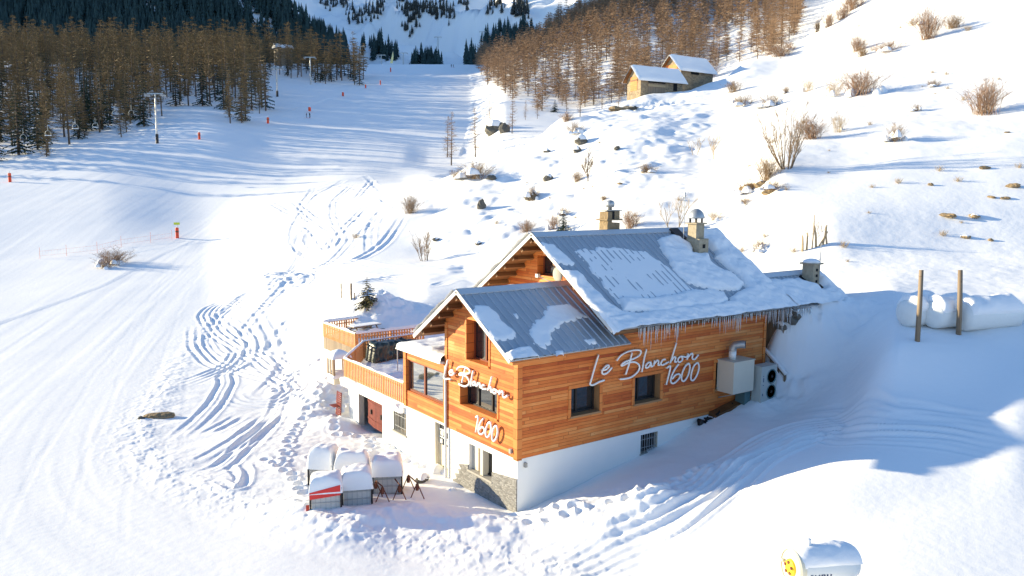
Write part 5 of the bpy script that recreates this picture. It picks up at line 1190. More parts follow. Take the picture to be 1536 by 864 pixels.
for i, (px, py_, lab) in enumerate(((35, 206, 'empty chairlift chair farthest left, low over the forest edge'), (72, 200, 'empty chairlift chair second from the left'), (113, 190, 'empty chairlift chair with a snowy seat, third from the left'), (143, 188, 'empty chairlift chair with a snowy seat halfway to the nearest pylon'), (172, 170, 'empty dark chairlift chair second nearest to the pylon'), (197, 169, 'empty pale chairlift chair nearest to the pylon'))):
    D = float(np.interp(px, [-140, 236], [(A0-C)@FW, (A1-C)@FW])); P = at(px, py_, D); s = 1.0; e = empty('lift_chair', tuple(P), lab, 'lift chair', 'empty chairs on the ski lift')
    rt = np.array((RT[0], RT[1], 0)); m = MB(); m.box(P[0]-.6, P[0]+.6, P[1]-.2, P[1]+.2, P[2]-.55, P[2]-.48); m.build('seat', M_['darkframe'], e)
    m = MB(); m.box(P[0]-.55, P[0]+.55, P[1]-.18, P[1]+.18, P[2]-.48, P[2]-.36); m.build('snow_cover' if i in (1, 2, 3) else 'cushion', M_['roofsnow' if i in (1, 2, 3) else 'darkframe'], e)
    m = MB(); m.tube([P+rt*.6*math.cos(t)+np.array((0, 0, .6*math.sin(t)-.06)) for t in np.linspace(-.5, PI+.5, 12)], .035, 5); m.tube([P+(0, 0, .54), P+(0, 0, 1.7)], .035, 5); m.build('frame', M_['acmetal'], e)
# ------------------------------------------------------------------ stone barns on the hill
def barn(label, A, u, L, W, hw, hr, big=False):
    """A: near-left bottom corner, u: direction of the long wall"""
    u = np.array((u[0], u[1], 0)); u /= np.linalg.norm(u); v = np.array((-u[1], u[0], 0)); A = np.array(A); z = np.array((0, 0, 1.0))
    e = empty('stone_barn', tuple(A), label, 'barn', 'old barns on the hill')
    m = MB(); B = A-z*2.5
    cor = [A*0+B, B+u*L, B+u*L+v*W, B+v*W]; top = [c+z*(hw+2.5) for c in cor]
    for i in range(4): m.quad(cor[i], cor[(i+1) % 4], top[(i+1) % 4], top[i])
    m.tri(top[0], top[3], (top[0]+top[3])/2+z*hr); m.tri(top[1], top[2], (top[1]+top[2])/2+z*hr); m.build('wall', M_['barnstone'], e)
    r0 = (top[0]+top[3])/2+z*hr-u*.7; r1 = (top[1]+top[2])/2+z*hr+u*.6
    for s, (c0, c1) in ((-1, (top[0], top[1])), (1, (top[3], top[2]))):
        o0 = c0-u*.7+v*s*.5-z*.5*hr/(W/2); o1 = c1+u*.6+v*s*.5-z*.5*hr/(W/2); n = np.cross(r1-r0, o0-r0); n /= np.linalg.norm(n); n = n if n[2] > 0 else -n
        m = MB(); m.hexa([r0, r1, o1, o0, r0+n*.12, r1+n*.12, o1+n*.12, o0+n*.12]); m.build('roof', M_['beam'], e)
        t, q = np.meshgrid(np.linspace(-.02, 1.02, 30), np.linspace(-.02, 1.03, 20), indexing='ij'); ed = np.minimum.reduce([(t+.02)*L/.4, (1.02-t)*L/.4, (1.03-q)*W/2/.4, q*0+1]); h = .12+.38*np.sqrt(np.clip(1-(1-np.clip(ed, 0, 1))**2, 0, 1))+fbm(t*5, q*3, 3, 600)*.08
        P = r0*(1-t)[..., None]*(1-q)[..., None]+r1*t[..., None]*(1-q)[..., None]+o1*t[..., None]*q[..., None]+o0*(1-t)[..., None]*q[..., None]+n*h[..., None]
        grid_obj('roof_snow', P, M_['roofsnow'], e)
    def panel(P0, du, w, h, out, matn, name, th=.06):
        m = MB(); d = out*th; m.hexa([P0, P0+du*w, P0+du*w+d, P0+d, P0+z*h, P0+du*w+z*h, P0+du*w+z*h+d, P0+z*h+d]); return m.build(name, M_[matn], e)
    if big:
        panel(A+u*L*.17+z*.9, u, L*.40, hw-1.0, -v, 'oldwood', 'barn_door'); panel(A+u*L*.17+z*(hw-.75)-v*.07, u, L*.40, .45, -v, 'black', 'hatch_opening'); panel(A+u*L*.17+z*(hw-1.45)-v*.07, u, L*.40, .45, -v, 'twigpale', 'lintel_board')
        panel(A+u*L*.77+z*(hw-1.9), u, L*.09, 1.4, -v, 'black', 'window')
        panel(A+v*W*.25+z*(hw-2.2), v, W*.5, 2.6, -u, 'trim', 'gable_boards'); panel(A+v*W*.25+z*(hw-.4)-u*.06, v, W*.5, .3, -u, 'beam', 'gable_beam')
    else:
        panel(A+v*W*.2+z*(hw-1.2), v, W*.6, 2.2, -u, 'trim', 'gable_boards'); panel(A+u*L*.3+z*(hw-.9), u, L*.25, .6, -v, 'black', 'window')
    return e
Db = 150
q1 = at(960.5, 148, Db); q2 = at(1024, 132, Db+4.5)
u1 = (q2-q1); barn('nearer stone barn with a wide boarded door and snow roof', at(960.5, 150, Db), u1, np.linalg.norm(u1[:2]), 4.2, (148-115.5)*Db/F, 2.2, True)
q1 = at(1021, 110, Db+9); q2 = at(1069, 108, Db+14); u1 = q2-q1
barn('farther stone barn behind and above the wide-doored barn', at(1021, 124, Db+9), u1, np.linalg.norm(u1[:2]), 5.2, (124-103)*(Db+9)/F, 2.6)
# a roof showing between the forest trees
P = gpt(425, 98)+np.array((0, 0, 7.5)); e = empty('forest_hut', tuple(P), 'hut with a bright snow roof showing above the forest trees', 'hut')
m = MB(); m.box(P[0]-4, P[0]+4, P[1]-3, P[1]+3, P[2]-8.5, P[2]+1.2); m.build('wall', M_['oldwood'], e)
m = MB(); m.prism([(P[0]-5, P[1]-3.6, P[2]+1.0), (P[0]-5, P[1]+3.6, P[2]+1.0), (P[0]-5, P[1], P[2]+3.4)], (10, 0, 0)); m.build('snow_roof', M_['roofsnow'], e)
# ------------------------------------------------------------------ plants
def ribbon(mb, pts, w0, w1, rr):
    """thin tapering three-sided twig"""
    k = len(pts); t = np.array(pts[-1])-np.array(pts[0]); s = np.cross(t, (rr.uniform(-1, 1), rr.uniform(-1, 1), .3)); s /= np.linalg.norm(s)+1e-9; t = t/(np.linalg.norm(t)+1e-9); s2 = np.cross(t, s)
    V = []
    for i, p in enumerate(pts):
        w = w0+(w1-w0)*i/(k-1); p = np.array(p)
        V += [p+s*w, p-s*w*.5+s2*w*.87, p-s*w*.5-s2*w*.87]
    fs = []
    for i in range(k-1):
        for j in range(3): a = 3*i+j; b = 3*i+(j+1) % 3; fs.append((a, b, b+3, a+3))
    mb.add(V, fs)
def larch_mb(seed, h, spread, bare, levels, per, tw, dense=1.0):
    r = random.Random(seed); T = MB(); Cr = MB(); bend = [r.uniform(-.35, .35) for _ in range(2)]; lop = r.uniform(0, 6.28); form = r.uniform(.45, .8)
    ax = lambda z: np.array((bend[0]*math.sin(z/h*2.2), bend[1]*math.sin(z/h*1.7), z))
    T.tube([ax(z) for z in np.linspace(-.6, h, 7)], [h*.014*(1-.93*i/6)+.01 for i in range(7)], 6)
    for i in range(levels):
        f = (i+r.random())/levels; z = h*(bare+(1-bare)*f); R0 = spread*((1-f)**form)*(.55+.45*min(1, f/.25))
        for j in range(per):
            a = r.uniform(0, 2*PI); d = np.array((math.cos(a), math.sin(a), 0)); L = R0*r.uniform(.45, 1.12)*(1+.22*math.cos(a-lop))*(.75+.5*r.random())+.2
            rise = r.uniform(-.22, .30); p0 = ax(z); p1 = p0+d*L*.55+np.array((0, 0, (rise-.14)*L*.5)); p2 = p0+d*L+np.array((0, 0, rise*L))
            ribbon(Cr, [p0, p1, p2], .028*tw, .010*tw, r)
            for k in range(int((5+L*3.0)*dense)):
                t = r.uniform(.1, 1); q = (p0*(1-t)+p1*t)*(1-t)+(p1*(1-t)+p2*t)*t; ll = r.uniform(.25, .75)*(1.15-.4*f)
                b = a+r.uniform(-1.7, 1.7); e = np.array((math.cos(b), math.sin(b), r.uniform(-.7, .9))); e /= np.linalg.norm(e)
                n = np.cross(e, (r.uniform(-1, 1), r.uniform(-1, 1), r.uniform(-1, 1))); n /= np.linalg.norm(n)+1e-9; w = .024*tw
                Cr.tri(q-n*w, q+n*w, q+e*ll)
    return T, Cr
def far_conifer(seed, h, spread):
    r = random.Random(seed); T = MB(); Cr = MB(); T.tube([(0, 0, -1), (0, 0, h*.5)], [.25, .1], 3, cap=False)
    for i in range(6):
        f = i/6; z0 = h*(.04+.9*f); R = spread*(1-f)**.9; n = 7; a0 = r.uniform(0, 6)
        for j in range(n):
            a = a0+2*PI*j/n; R_ = R*r.uniform(.6, 1.15); da = r.uniform(.35, .6); top = np.array((0, 0, z0+h*.24))
            Cr.tri(top, (R_*math.cos(a-da), R_*math.sin(a-da), z0+r.uniform(-.3, .5)), (R_*1.1*math.cos(a+da*.6), R_*1.1*math.sin(a+da*.6), z0-r.uniform(0, .8)))
    return T, Cr
def conifer_mb(seed, h, spread, levels=16, per=8, bare=.06, leaf=1.0):
    r = random.Random(seed); T = MB(); Cr = MB(); T.tube([(0, 0, -.5), (0, 0, h*.97)], [h*.017+.02, .01], 6)
    for i in range(levels):
        f = (i+.5)/levels; z = h*(bare+(1-bare)*f); R = spread*(1-f)**.85+.08*spread
        for j in range(per):
            a = r.uniform(0, 2*PI); L = R*r.uniform(.55, 1.1); d = np.array((math.cos(a), math.sin(a), 0)); s = np.array((-d[1], d[0], 0))
            p0 = np.array((0, 0, z)); dz = -.32*L+.12*L*f
            for k in range(4):
                t0 = k/4; t1 = (k+1.15)/4; w = L*.20*leaf*(1-.55*t0)*r.uniform(.6, 1.3); c0 = p0+d*L*t0+np.array((0, 0, dz*t0)); c1 = p0+d*L*t1+np.array((0, 0, dz*t1+r.uniform(-.06, .06)*L))
                sg = s*w; Cr.tri(c0, c1+sg+np.array((0, 0, -.10*L*r.random())), c1); Cr.tri(c0, c1, c1-sg+np.array((0, 0, -.10*L*r.random())))
                Cr.tri(c0-np.array((0, 0, .02)), c1-np.array((0, 0, .16*L*r.uniform(.4, 1))), c1)
    return T, Cr
def tree_proto(name, T, Cr, mt, mc, label, cat, group):
    e = empty(name, (0, 0, 0), label, cat, group); T.build('trunk', M_[mt], e); Cr.build('crown', M_[mc], e); return e
USED = set()
def put(proto, P, sc=1.0, label=None, group=None, rz=None, sz=None):
    if proto.name not in USED: USED.add(proto.name); o = proto
    else: o = copy_tree(proto)
    o.location = tuple(P); o.scale = (sc, sc, sz or sc); o.rotation_euler = (0, 0, rnd.uniform(0, 6.28) if rz is None else rz)
    if label: o['label'] = label
    if group: o['group'] = group
    return o
G_L = 'larches of the left forest'; L_L = 'bare larch with golden brown crown in the forest left of the piste'
G_R = 'larches of the right knoll'; L_R = 'bare reddish brown larch on the wooded knoll behind the barns'
larL = [tree_proto('larch_tree', *larch_mb(100+i, (17, 14, 19, 15.5, 12, 18)[i], (3.0, 3.2, 3.3, 2.6, 2.8, 3.6)[i], (.12, .22, .26, .10, .07, .20)[i], 26, 6, 2.2, 1.0), 'bark', 'larch', L_L, 'larch', G_L) for i in range(6)]
larR = [tree_proto('larch_tree', *larch_mb(140+i, (12, 9.5, 13.5, 11, 8, 12.5)[i], (3.6, 3.6, 4.1, 3.1, 2.9, 4.4)[i], (.08, .13, .10, .15, .05, .11)[i], 20, 7, 2.0, .95), 'bark', 'larchred', L_R, 'larch', G_R) for i in range(6)]
conP = [tree_proto('conifer_tree', *conifer_mb(170+i, 14, 2.4, 22, 9), 'bark', 'needle', 'dark green conifer standing among the larches left of the piste', 'conifer', 'conifers of the left forest') for i in range(2)]
def scatter(poly, D0, D1, n, mind, seed, Pfn=None, reject=None):
    """random plan positions whose ground lies inside an image polygon; nearest first"""
    r = random.Random(seed); out = []; tries = 0
    xs = [p[0] for p in poly]; pa = np.array(poly)
    while len(out) < n and tries < n*60:
        tries += 1; x = r.uniform(min(xs), max(xs)); D = math.sqrt(r.uniform(D0*D0, D1*D1))
        i = int(np.clip(np.searchsorted(XS, x), 0, len(XS)-1)); j = int(np.clip(np.searchsorted(DS, D), 0, len(DS)-1)); y = Y1[i, j]; P = P1[i, j]
        if not inside(poly, np.array([x]), np.array([y]))[0]: continue
        if reject and reject(x, y, D): continue
        if any((P[0]-q[0])**2+(P[1]-q[1])**2 < mind*mind for q, _ in out): continue
        out.append((P.copy(), D))
    out.sort(key=lambda t: t[1]); return out
def merged(name, pts, protos, mats, label, cat, seed, smin=.8, smax=1.25):
    """many far trees as one mesh"""
    r = random.Random(seed); V = []; Fc = []; mi = []; n = 0; data = []
    for T, Cr in protos: data.append([(np.concatenate(m.v), m.f) for m in (T, Cr)])
    for P in pts:
        k = r.randrange(len(data)); s = r.uniform(smin, smax); a = r.uniform(0, 6.28); c, sn = math.cos(a)*s, math.sin(a)*s
        for m, (v, f) in enumerate(data[k]):
            q = np.stack([v[:, 0]*c-v[:, 1]*sn+P[0], v[:, 0]*sn+v[:, 1]*c+P[1], v[:, 2]*s+P[2]], -1); V.append(q); Fc += [[i+n for i in g] for g in f]; mi += [m]*len(f); n += len(q)
    me = bpy.data.meshes.new(name); me.from_pydata(np.concatenate(V).tolist(), [], Fc)
    for m in mats: me.materials.append(M_[m])
    me.polygons.foreach_set('material_index', mi); o = bpy.data.objects.new(name, me); COL.objects.link(o); return tag(o, label, cat, kind='stuff')
# left forest
fl = [(-140, 262), (20, 243), (70, 236), (128, 218), (200, 210), (232, 207), (252, 192), (300, 178), (332, 186), (392, 184), (398, 168), (405, 150), (430, 138), (468, 128), (542, 128), (548, 100), (500, 96), (420, 92), (200, 92), (-140, 92)]
gap = lambda x, y, D: (150 > x > -200 and False) or (245 < x < 330 and 160 < y < 200) or (395 < x < 470 and 118 < y < 160) or (x > 470 and y < 112)
LF = scatter(fl, 150, 470, 900, 3.0, 5, reject=gap)
rf = random.Random(9); nind = 140; kept = LF[:nind]
# the far ranks make the skyline: keep a share of them as things too
for k, (P, D) in enumerate(kept):
    if k % 5 in (1, 3): put(conP[(k//5) % 2], P-(0, 0, .3), rf.uniform(.85, 1.3))
    else: put(larL[rf.randrange(6)], P-(0, 0, .3), rf.uniform(.75, 1.2))
tL = [larch_mb(180+i, (17, 14, 19)[i], (3.4, 3.1, 3.7)[i], .24, 16, 5, 3.4, .8) for i in range(3)]
FLr = [P for P, D in LF[nind:]]; FLc = [p for i, p in enumerate(FLr) if i % 4 == 1 and i < len(FLr)*.7]; FLr = [p for i, p in enumerate(FLr) if not (i % 4 == 1 and i < len(FLr)*.7)]
merged('far_forest', FLr, tL, ('bark', 'larch'), 'farther larches of the left forest reading as one brown mass', 'forest', 3, .9, 1.3)
merged('far_forest', FLc, [conifer_mb(176, 14, 2.6, 14, 8)], ('bark', 'needle'), 'farther dark conifers scattered through the left forest', 'forest', 13, .8, 1.2)
# right knoll
fr_ = [(716, 105), (728, 128), (760, 150), (800, 168), (835, 172), (880, 160), (930, 150), (1000, 118), (1075, 100), (1110, 98), (1150, 92), (1185, 70), (1200, 40), (1210, -40), (700, -40)]
gapR = lambda x, y, D: (800 < x < 925 and 95 < y < 135 and rf.random() < .75) or (1040 < x < 1125 and 55 < y < 90 and rf.random() < .7) or (780 < x < 870 and 130 < y < 165 and rf.random() < .6) or (950 < x < 990 and 60 < y < 85 and rf.random() < .6)
RF = scatter(fr_, 190, 560, 1250, 2.8, 15, reject=gapR); nR = 150
for k, (P, D) in enumerate(RF[:nR]): put(larR[rf.randrange(6)], P-(0, 0, .3), rf.uniform(.65, 1.2))
tR = [larch_mb(190+i, (12, 9.5, 13.5)[i], (3.7, 3.4, 4.2)[i], .09, 14, 6, 3.2, .75) for i in range(3)]
merged('far_forest', [P for P, D in RF[nR:]], tR, ('bark', 'larchred'), 'farther larches of the right knoll reading as one reddish brown mass', 'forest', 4, .85, 1.25)
# single larches and conifers
solo = tree_proto('larch_tree', *larch_mb(211, 12, 2.2, .16, 26, 5, .9, 1.0), 'bark', 'larchred', 'slim bare larch standing alone at the piste edge with twin stems', 'larch', None)
def solo_at(x, yb, yt, label, proto, base=12.0):
    P = gpt(x, yb); D = (P-C)@FW; s = (yb-yt)*D/F/base; o = put(proto, P-(0, 0, .2), s, label); 
    if 'group' in o: del o['group']
    return o
solo_at(677, 248, 168, 'slim bare larch alone at the foot of the piste, left one of the pair', solo); solo_at(671, 236, 174, 'slim dark larch close behind the left larch of the pair', solo)
solo_at(713, 236, 162, 'slim bare larch right of the pair, above the brown shrub', solo); solo_at(735, 200, 150, 'small larch left of the snow-topped boulder', solo); solo_at(768, 200, 140, 'brown larch right behind the snow-topped boulder', solo)
for i, (x, yb, yt) in enumerate(((890, 158, 118), (903, 163, 128), (917, 154, 115), (928, 160, 122), (870, 175, 128), (850, 168, 140), (788, 180, 150), (806, 178, 148), (910, 135, 112), (935, 140, 118))):
    solo_at(x, yb, yt, ('thin larch sapling left of the stone barns, first of the row', 'second thin sapling left of the stone barns', 'third thin sapling left of the stone barns', 'thin sapling nearest to the wide-doored barn', 'thin sapling above the shaded hollow', 'short sapling in the shaded hollow', 'small larch at the left rim of the hollow', 'small larch in the middle of the hollow', 'small larch just below the knoll clearing', 'small larch behind the wide-doored barn')[i], solo)
spr = tree_proto('spruce_tree', *conifer_mb(221, 3.2, 1.15, 16, 11, .03, 1.2), 'bark', 'needle', 'small dark green spruce behind the chalet ridge', 'spruce', None)
solo_at(845, 347, 309, 'small dark green spruce behind the chalet ridge', spr, 3.2); solo_at(832, 168, 148, 'snowy green spruce in the shaded hollow', spr, 3.2)
pin = tree_proto('pine_tree', *conifer_mb(222, 3.0, 1.2, 14, 10, .10, 1.25), 'bark', 'browngreen', 'small brown green pine on the snow heap by the upper terrace', 'pine', None)
solo_at(551, 458, 409, 'small brown green pine on the snow heap by the upper terrace', pin, 3.0)
# far conifers on the shaded mountain
tc = [far_conifer(230+i, (17, 14, 20)[i], (3.6, 3.3, 4.0)[i]) for i in range(3)]
rm = random.Random(77); pts = []
def far_ok(x, y):
    if y < -25: return rm.random() < .3
    if x < 520:
        edge = np.interp(y, [-30, 0, 40, 80, 110], [385, 405, 462, 512, 530])
        if x > edge: return False
        g1 = abs(x-np.interp(y, [-20, 0, 60], [345, 352, 415])); g2 = abs(y-np.interp(x, [150, 200, 270, 330], [-10, 8, 30, 55]))
        if g1 < 14 and y < 62: return rm.random() < .05
        if 140 < x < 335 and g2 < 9: return rm.random() < .12
        if vnoise(np.array([x/14.0]), np.array([y/45.0]), 99)[0] > .22: return rm.random() < .25
        return True
    return False
tries = 0
while len(pts) < 10500 and tries < 200000:
    tries += 1; i = rm.randrange(len(XF)); j = rm.randrange(len(DF)); x, y = XF[i], Yf[i, j]
    if x < -150 or x > 540 or DF[j] > 960: continue
    if far_ok(x, y): pts.append(Pf[i, j]+np.array((rm.uniform(-3, 3), rm.uniform(-3, 3), -.5)))
merged('far_forest', pts, tc, ('bark', 'needleblue'), 'dark conifer forest on the shaded mountainside behind the left larches', 'forest', 6, .8, 1.4)
pts = []
def clump(x0, x1, y0, y1, n, D0=0, D1=1e9):
    k = t = 0
    while k < n and t < n*400:
        t += 1; x = rm.uniform(x0, x1); i = int(np.clip(np.searchsorted(XF, x), 0, len(XF)-1)); yy = Yf[i]; y = rm.uniform(y0, y1); j = int(np.argmax(yy <= y))
        if j == 0 or not (D0 <= DF[j] <= D1): continue
        pts.append(Pf[i, j]+np.array((rm.uniform(-2, 2), rm.uniform(-2, 2), -.5))); k += 1
clump(617, 660, 93, 105, 46); clump(556, 592, 82, 92, 30); clump(540, 575, 68, 84, 20); clump(695, 740, 88, 104, 40); clump(720, 775, 62, 100, 110); clump(745, 800, 48, 75, 60)
merged('far_forest', pts, tc, ('bark', 'needleblue'), 'dark conifer clumps at the head of the piste', 'forest', 7, .7, 1.1)
pts = []
for b in ((478, 520, -5, 18, 40), (515, 562, 14, 38, 46), (558, 578, -10, 30, 30), (604, 628, 12, 44, 70), (632, 650, 8, 34, 26), (650, 676, 4, 38, 56), (684, 698, -5, 16, 18), (766, 790, 8, 34, 46), (728, 752, 2, 24, 26), (600, 622, 46, 58, 18), (590, 612, 0, 20, 16)): clump(*b)
merged('far_forest', pts, tc, ('bark', 'bowlwood'), 'scattered dark trees on the snowy bowl at the valley head', 'forest', 8, .4, .85)
# ------------------------------------------------------------------ shrubs and bare trees
def shrub_proto(seed, H, W, n, mc, w, snowy=0, upright=.5, name='bare_shrub'):
    r = random.Random(seed); mb = MB(); n = int(n*1.7); w *= .46
    for i in range(n):
        a = r.uniform(0, 2*PI); el = r.uniform(upright, 1.5); rad = W*.5*math.cos(el)*r.uniform(.7, 1.25); top = H*(.35+.65*math.sin(el))*r.uniform(.6, 1.0)
        p0 = np.array((r.gauss(0, .16)*W, r.gauss(0, .16)*W, -.12)); p2 = np.array((p0[0]+math.cos(a)*rad*1.6, p0[1]+math.sin(a)*rad*1.6, top)); p1 = p0*.55+p2*.45+np.array((r.uniform(-.1, .1)*W, r.uniform(-.1, .1)*W, .10*H)); ribbon(mb, [p0, p1, p2], w, w*.35, r); L = np.linalg.norm(p2-p0); d = (p2-p0)/L
        for k in range(7):
            t = r.uniform(.3, .95); q = (p0*(1-t)+p1*t)*(1-t)+(p1*(1-t)+p2*t)*t; b = r.uniform(0, 2*PI); e = d*.6+np.array((math.cos(b)*.8, math.sin(b)*.8, r.uniform(-.2, .5))); ribbon(mb, [q, q+e*L*r.uniform(.12, .28)], w*.55, w*.2, r)
    e = empty(name, (0, 0, 0), 'bare shrub', 'shrub'); mb.build('twigs', M_[mc], e)
    for k in range(snowy):
        g = lump((r.uniform(-.55, .55)*W, r.uniform(-.55, .55)*W, r.uniform(-.1, .25)*H), W*r.uniform(.10, .22), W*r.uniform(.10, .22), H*r.uniform(.16, .34), seed+k, 9, 0); grid_obj('snow_clump', g, M_['roofsnow'], e)
    return e
SH = {'tan': [shrub_proto(300, 1.5, 1.3, 60, 'twig', .022), shrub_proto(301, 1.5, 1.5, 46, 'twig', .022, 3)], 'red': [shrub_proto(302, 1.6, 1.4, 70, 'twigred', .022), shrub_proto(303, 1.5, 1.5, 60, 'twigred', .022, 4)],
      'pale': [shrub_proto(304, 1.4, 1.2, 34, 'twigpale', .018, 1)], 'snowy': [shrub_proto(305, 1.3, 1.5, 44, 'twig', .022, 9)], 'dark': [shrub_proto(306, 1.6, 1.2, 60, 'twigdark', .026, 0, .8)]}
def shrub(x, yb, h, w, kind, label, k=0):
    P = gpt(x, yb); D = (P-C)@FW; pr = SH[kind][k % len(SH[kind])]; H0 = 1.5; o = put(pr, P-(0, 0, .05), w*1.35*D/F/2.4, label, None, None, h*1.05*D/F/H0); return o
for a in [(172, 396, 26, 48, 'red', 'reddish shrub with snow beside the net fence', 1), (158, 402, 16, 24, 'snowy', 'snowy clump at the foot of the shrub beside the net fence'), (616, 319, 27, 32, 'tan', 'bushy tan shrub on the slope left of the dark leaning rock', 0),
          (716, 266, 28, 52, 'snowy', 'large snow-laden shrub on the crest right of the twin larches'), (686, 268, 15, 26, 'tan', 'low tan shrub left of the snow-laden crest shrub', 1), (798, 299, 24, 24, 'snowy', 'snow-capped shrub over a dark stone in mid slope'),
          (866, 272, 16, 20, 'tan', 'small tan tuft at the foot of the thin sapling', 0), (972, 258, 14, 34, 'tan', 'low tan shrub in the open slope above the roof ridge', 1), (946, 341, 27, 32, 'red', 'rosy shrub just right of the left roof chimney', 0),
          (831, 343, 24, 20, 'red', 'rosy shrub touching the small spruce', 1), (790, 347, 18, 26, 'red', 'faint rosy shrub above the upper gable tip', 0), (1152, 268, 36, 50, 'tan', 'dense brown scrub at the foot of the big bare tree', 0), (1120, 288, 22, 36, 'snowy', 'snowy scrub around the brown earth bank'),
          (1160, 285, 18, 40, 'snowy', 'snowy scrub below the big bare tree'), (1217, 208, 32, 44, 'red', 'brown shrub right beside the big bare tree', 0), (1258, 198, 34, 32, 'pale', 'pale shrub with yellowish stems right of the big bare tree'), (1343, 211, 32, 30, 'snowy', 'round snow-filled shrub alone on the open slope'),
          (1476, 170, 50, 58, 'red', 'large rosy shrub near the right edge of the photo', 0), (1290, 142, 42, 62, 'red', 'dense reddish shrub with a snow cushion, largest on the upper slope', 1), (1250, 144, 28, 36, 'pale', 'pale shrub left of the dense reddish shrub'),
          (1212, 137, 24, 28, 'pale', 'small pale shrub between two snowy shrubs on the upper slope'), (1155, 160, 22, 34, 'snowy', 'snowy shrub in the middle of the row below the barns'), (1115, 158, 18, 42, 'snowy', 'wide low snowy shrub below the barns'), (1100, 138, 18, 26, 'tan', 'small tan shrub just right below the farther barn', 0),
          (1178, 140, 12, 14, 'tan', 'tiny tan tuft right of the snowy shrub row', 1), (1287, 76, 22, 30, 'red', 'brown shrub high on the slope, left of a pair', 0), (1328, 78, 18, 42, 'red', 'wide brown shrub high on the slope, right of a pair', 1), (1293, 84, 14, 24, 'tan', 'low tan shrub under the high pair', 0),
          (1392, 58, 44, 42, 'red', 'tall brown shrub cluster high on the right slope', 0), (1430, 42, 20, 34, 'tan', 'low brown shrub right of the tall brown cluster', 0), (1370, 38, 14, 30, 'pale', 'faint pale shrub left of the tall brown cluster'), (1400, 130, 12, 24, 'tan', 'small tan tuft on the slope below the tall brown cluster', 1),
          (1374, 166, 12, 18, 'snowy', 'tiny snowy tuft above the round snow-filled shrub'), (1452, 46, 10, 20, 'pale', 'faint tuft near the upper right corner'), (1140, 375, 22, 26, 'snowy', 'small snow-laden shrub right of the domed chimney'), (1072, 330, 18, 30, 'pale', 'pale shrub seen just behind the antenna mast'),
          (1058, 118, 26, 44, 'red', 'rosy thicket in front of the farther barn', 0), (1170, 84, 16, 44, 'red', 'reddish thicket along the crest right of the knoll', 0), (1184, 76, 14, 20, 'red', 'reddish shrub at the right end of the crest thicket', 1), (1226, 48, 16, 14, 'dark', 'dark upright shrub on the skyline crest'), (1243, 40, 22, 22, 'red', 'brown shrub on the skyline crest left of the top thicket', 0),
          (1264, 28, 22, 26, 'red', 'brown shrub in the top thicket on the skyline', 0), (1280, 14, 24, 40, 'red', 'large brown thicket at the very top of the photo', 0), (850, 182, 14, 20, 'red', 'rosy shrub at the barns crest, left end', 0), (534, 357, 10, 18, 'pale', 'faint pale tuft among the upper ski tracks'),
          (905, 300, 8, 14, 'tan', 'tiny tuft in mid slope above the roof', 0), (1120, 305, 12, 26, 'snowy', 'low snowy tuft under the earth bank'), (862, 200, 20, 26, 'snowy', 'snow clump with dark twigs near the crest boulders'), (845, 322, 14, 20, 'snowy', 'snowy tuft left above the small spruce')]: shrub(*a)
tuft = shrub_proto(320, .5, .6, 14, 'twigpale', .02, 0, .6, 'dry_tuft')
rt_ = random.Random(41); kk = 0
while kk < 48:
    x, y = rt_.uniform(700, 1530), rt_.uniform(30, 400)
    P = gpt(x, y); D = (P-C)@FW
    if not (48 < D < 175) or (x < 1010 and y > 345): continue
    if x < 1000 and y < 150+(1000-x)*.4: continue
    put(tuft, P-(0, 0, .04), rt_.uniform(.45, 1.2), 'tiny dry tuft of stems poking out of the sunlit hillside snow', 'dry tufts on the hillside'); kk += 1
def bare_tree(seed, H, spread, stems, lv, mc='twigdark', r0=.06, name='bare_tree'):
    r = random.Random(seed); T = MB(); Cr = MB()
    def grow(p, d, L, rad, k):
        pts = [p]; q = p.copy(); dd = d.copy()
        for i in range(3): dd = dd+np.array((r.uniform(-.12, .12), r.uniform(-.12, .12), .05)); dd /= np.linalg.norm(dd); q = q+dd*L/3; pts.append(q)
        if k >= lv-1 or rad < .012: ribbon(Cr, pts, rad, rad*.5, r)
        else: T.tube(pts, [rad, rad*.9, rad*.8, rad*.68], 5, cap=False)
        if k <= 0: return
        for i in range(r.choice((2, 3, 3, 4))):
            t = r.uniform(.35, 1); s = pts[int(t*2.99)]; a = r.uniform(0, 2*PI); e = dd+np.array((math.cos(a), math.sin(a), r.uniform(0, .5)))*r.uniform(.35, .7)*spread; e /= np.linalg.norm(e); grow(s, e, L*r.uniform(.55, .78), rad*.58, k-1)
    for i in range(stems):
        a = 2*PI*i/stems+r.uniform(-.5, .5); d = np.array((math.cos(a)*.28*spread, math.sin(a)*.28*spread, 1)) if stems > 1 else np.array((0, 0, 1.0)); d /= np.linalg.norm(d)
        grow(np.array((math.cos(a)*.15*(stems > 1), math.sin(a)*.15*(stems > 1), -.2)), d, H*.42, r0*r.uniform(.7, 1.1), lv)
    e = empty(name, (0, 0, 0), '', 'tree'); T.build('trunk', M_[mc], e, smooth=True); Cr.build('branches', M_[mc], e); return e
def tree_at(x, yb, yt, proto, H, label):
    P = gpt(x, yb); D = (P-C)@FW; H = max(v.co.z for c in children(proto) for v in c.data.vertices); put(proto, P-(0, 0, .1), (yb-yt)*D/F/H, label)
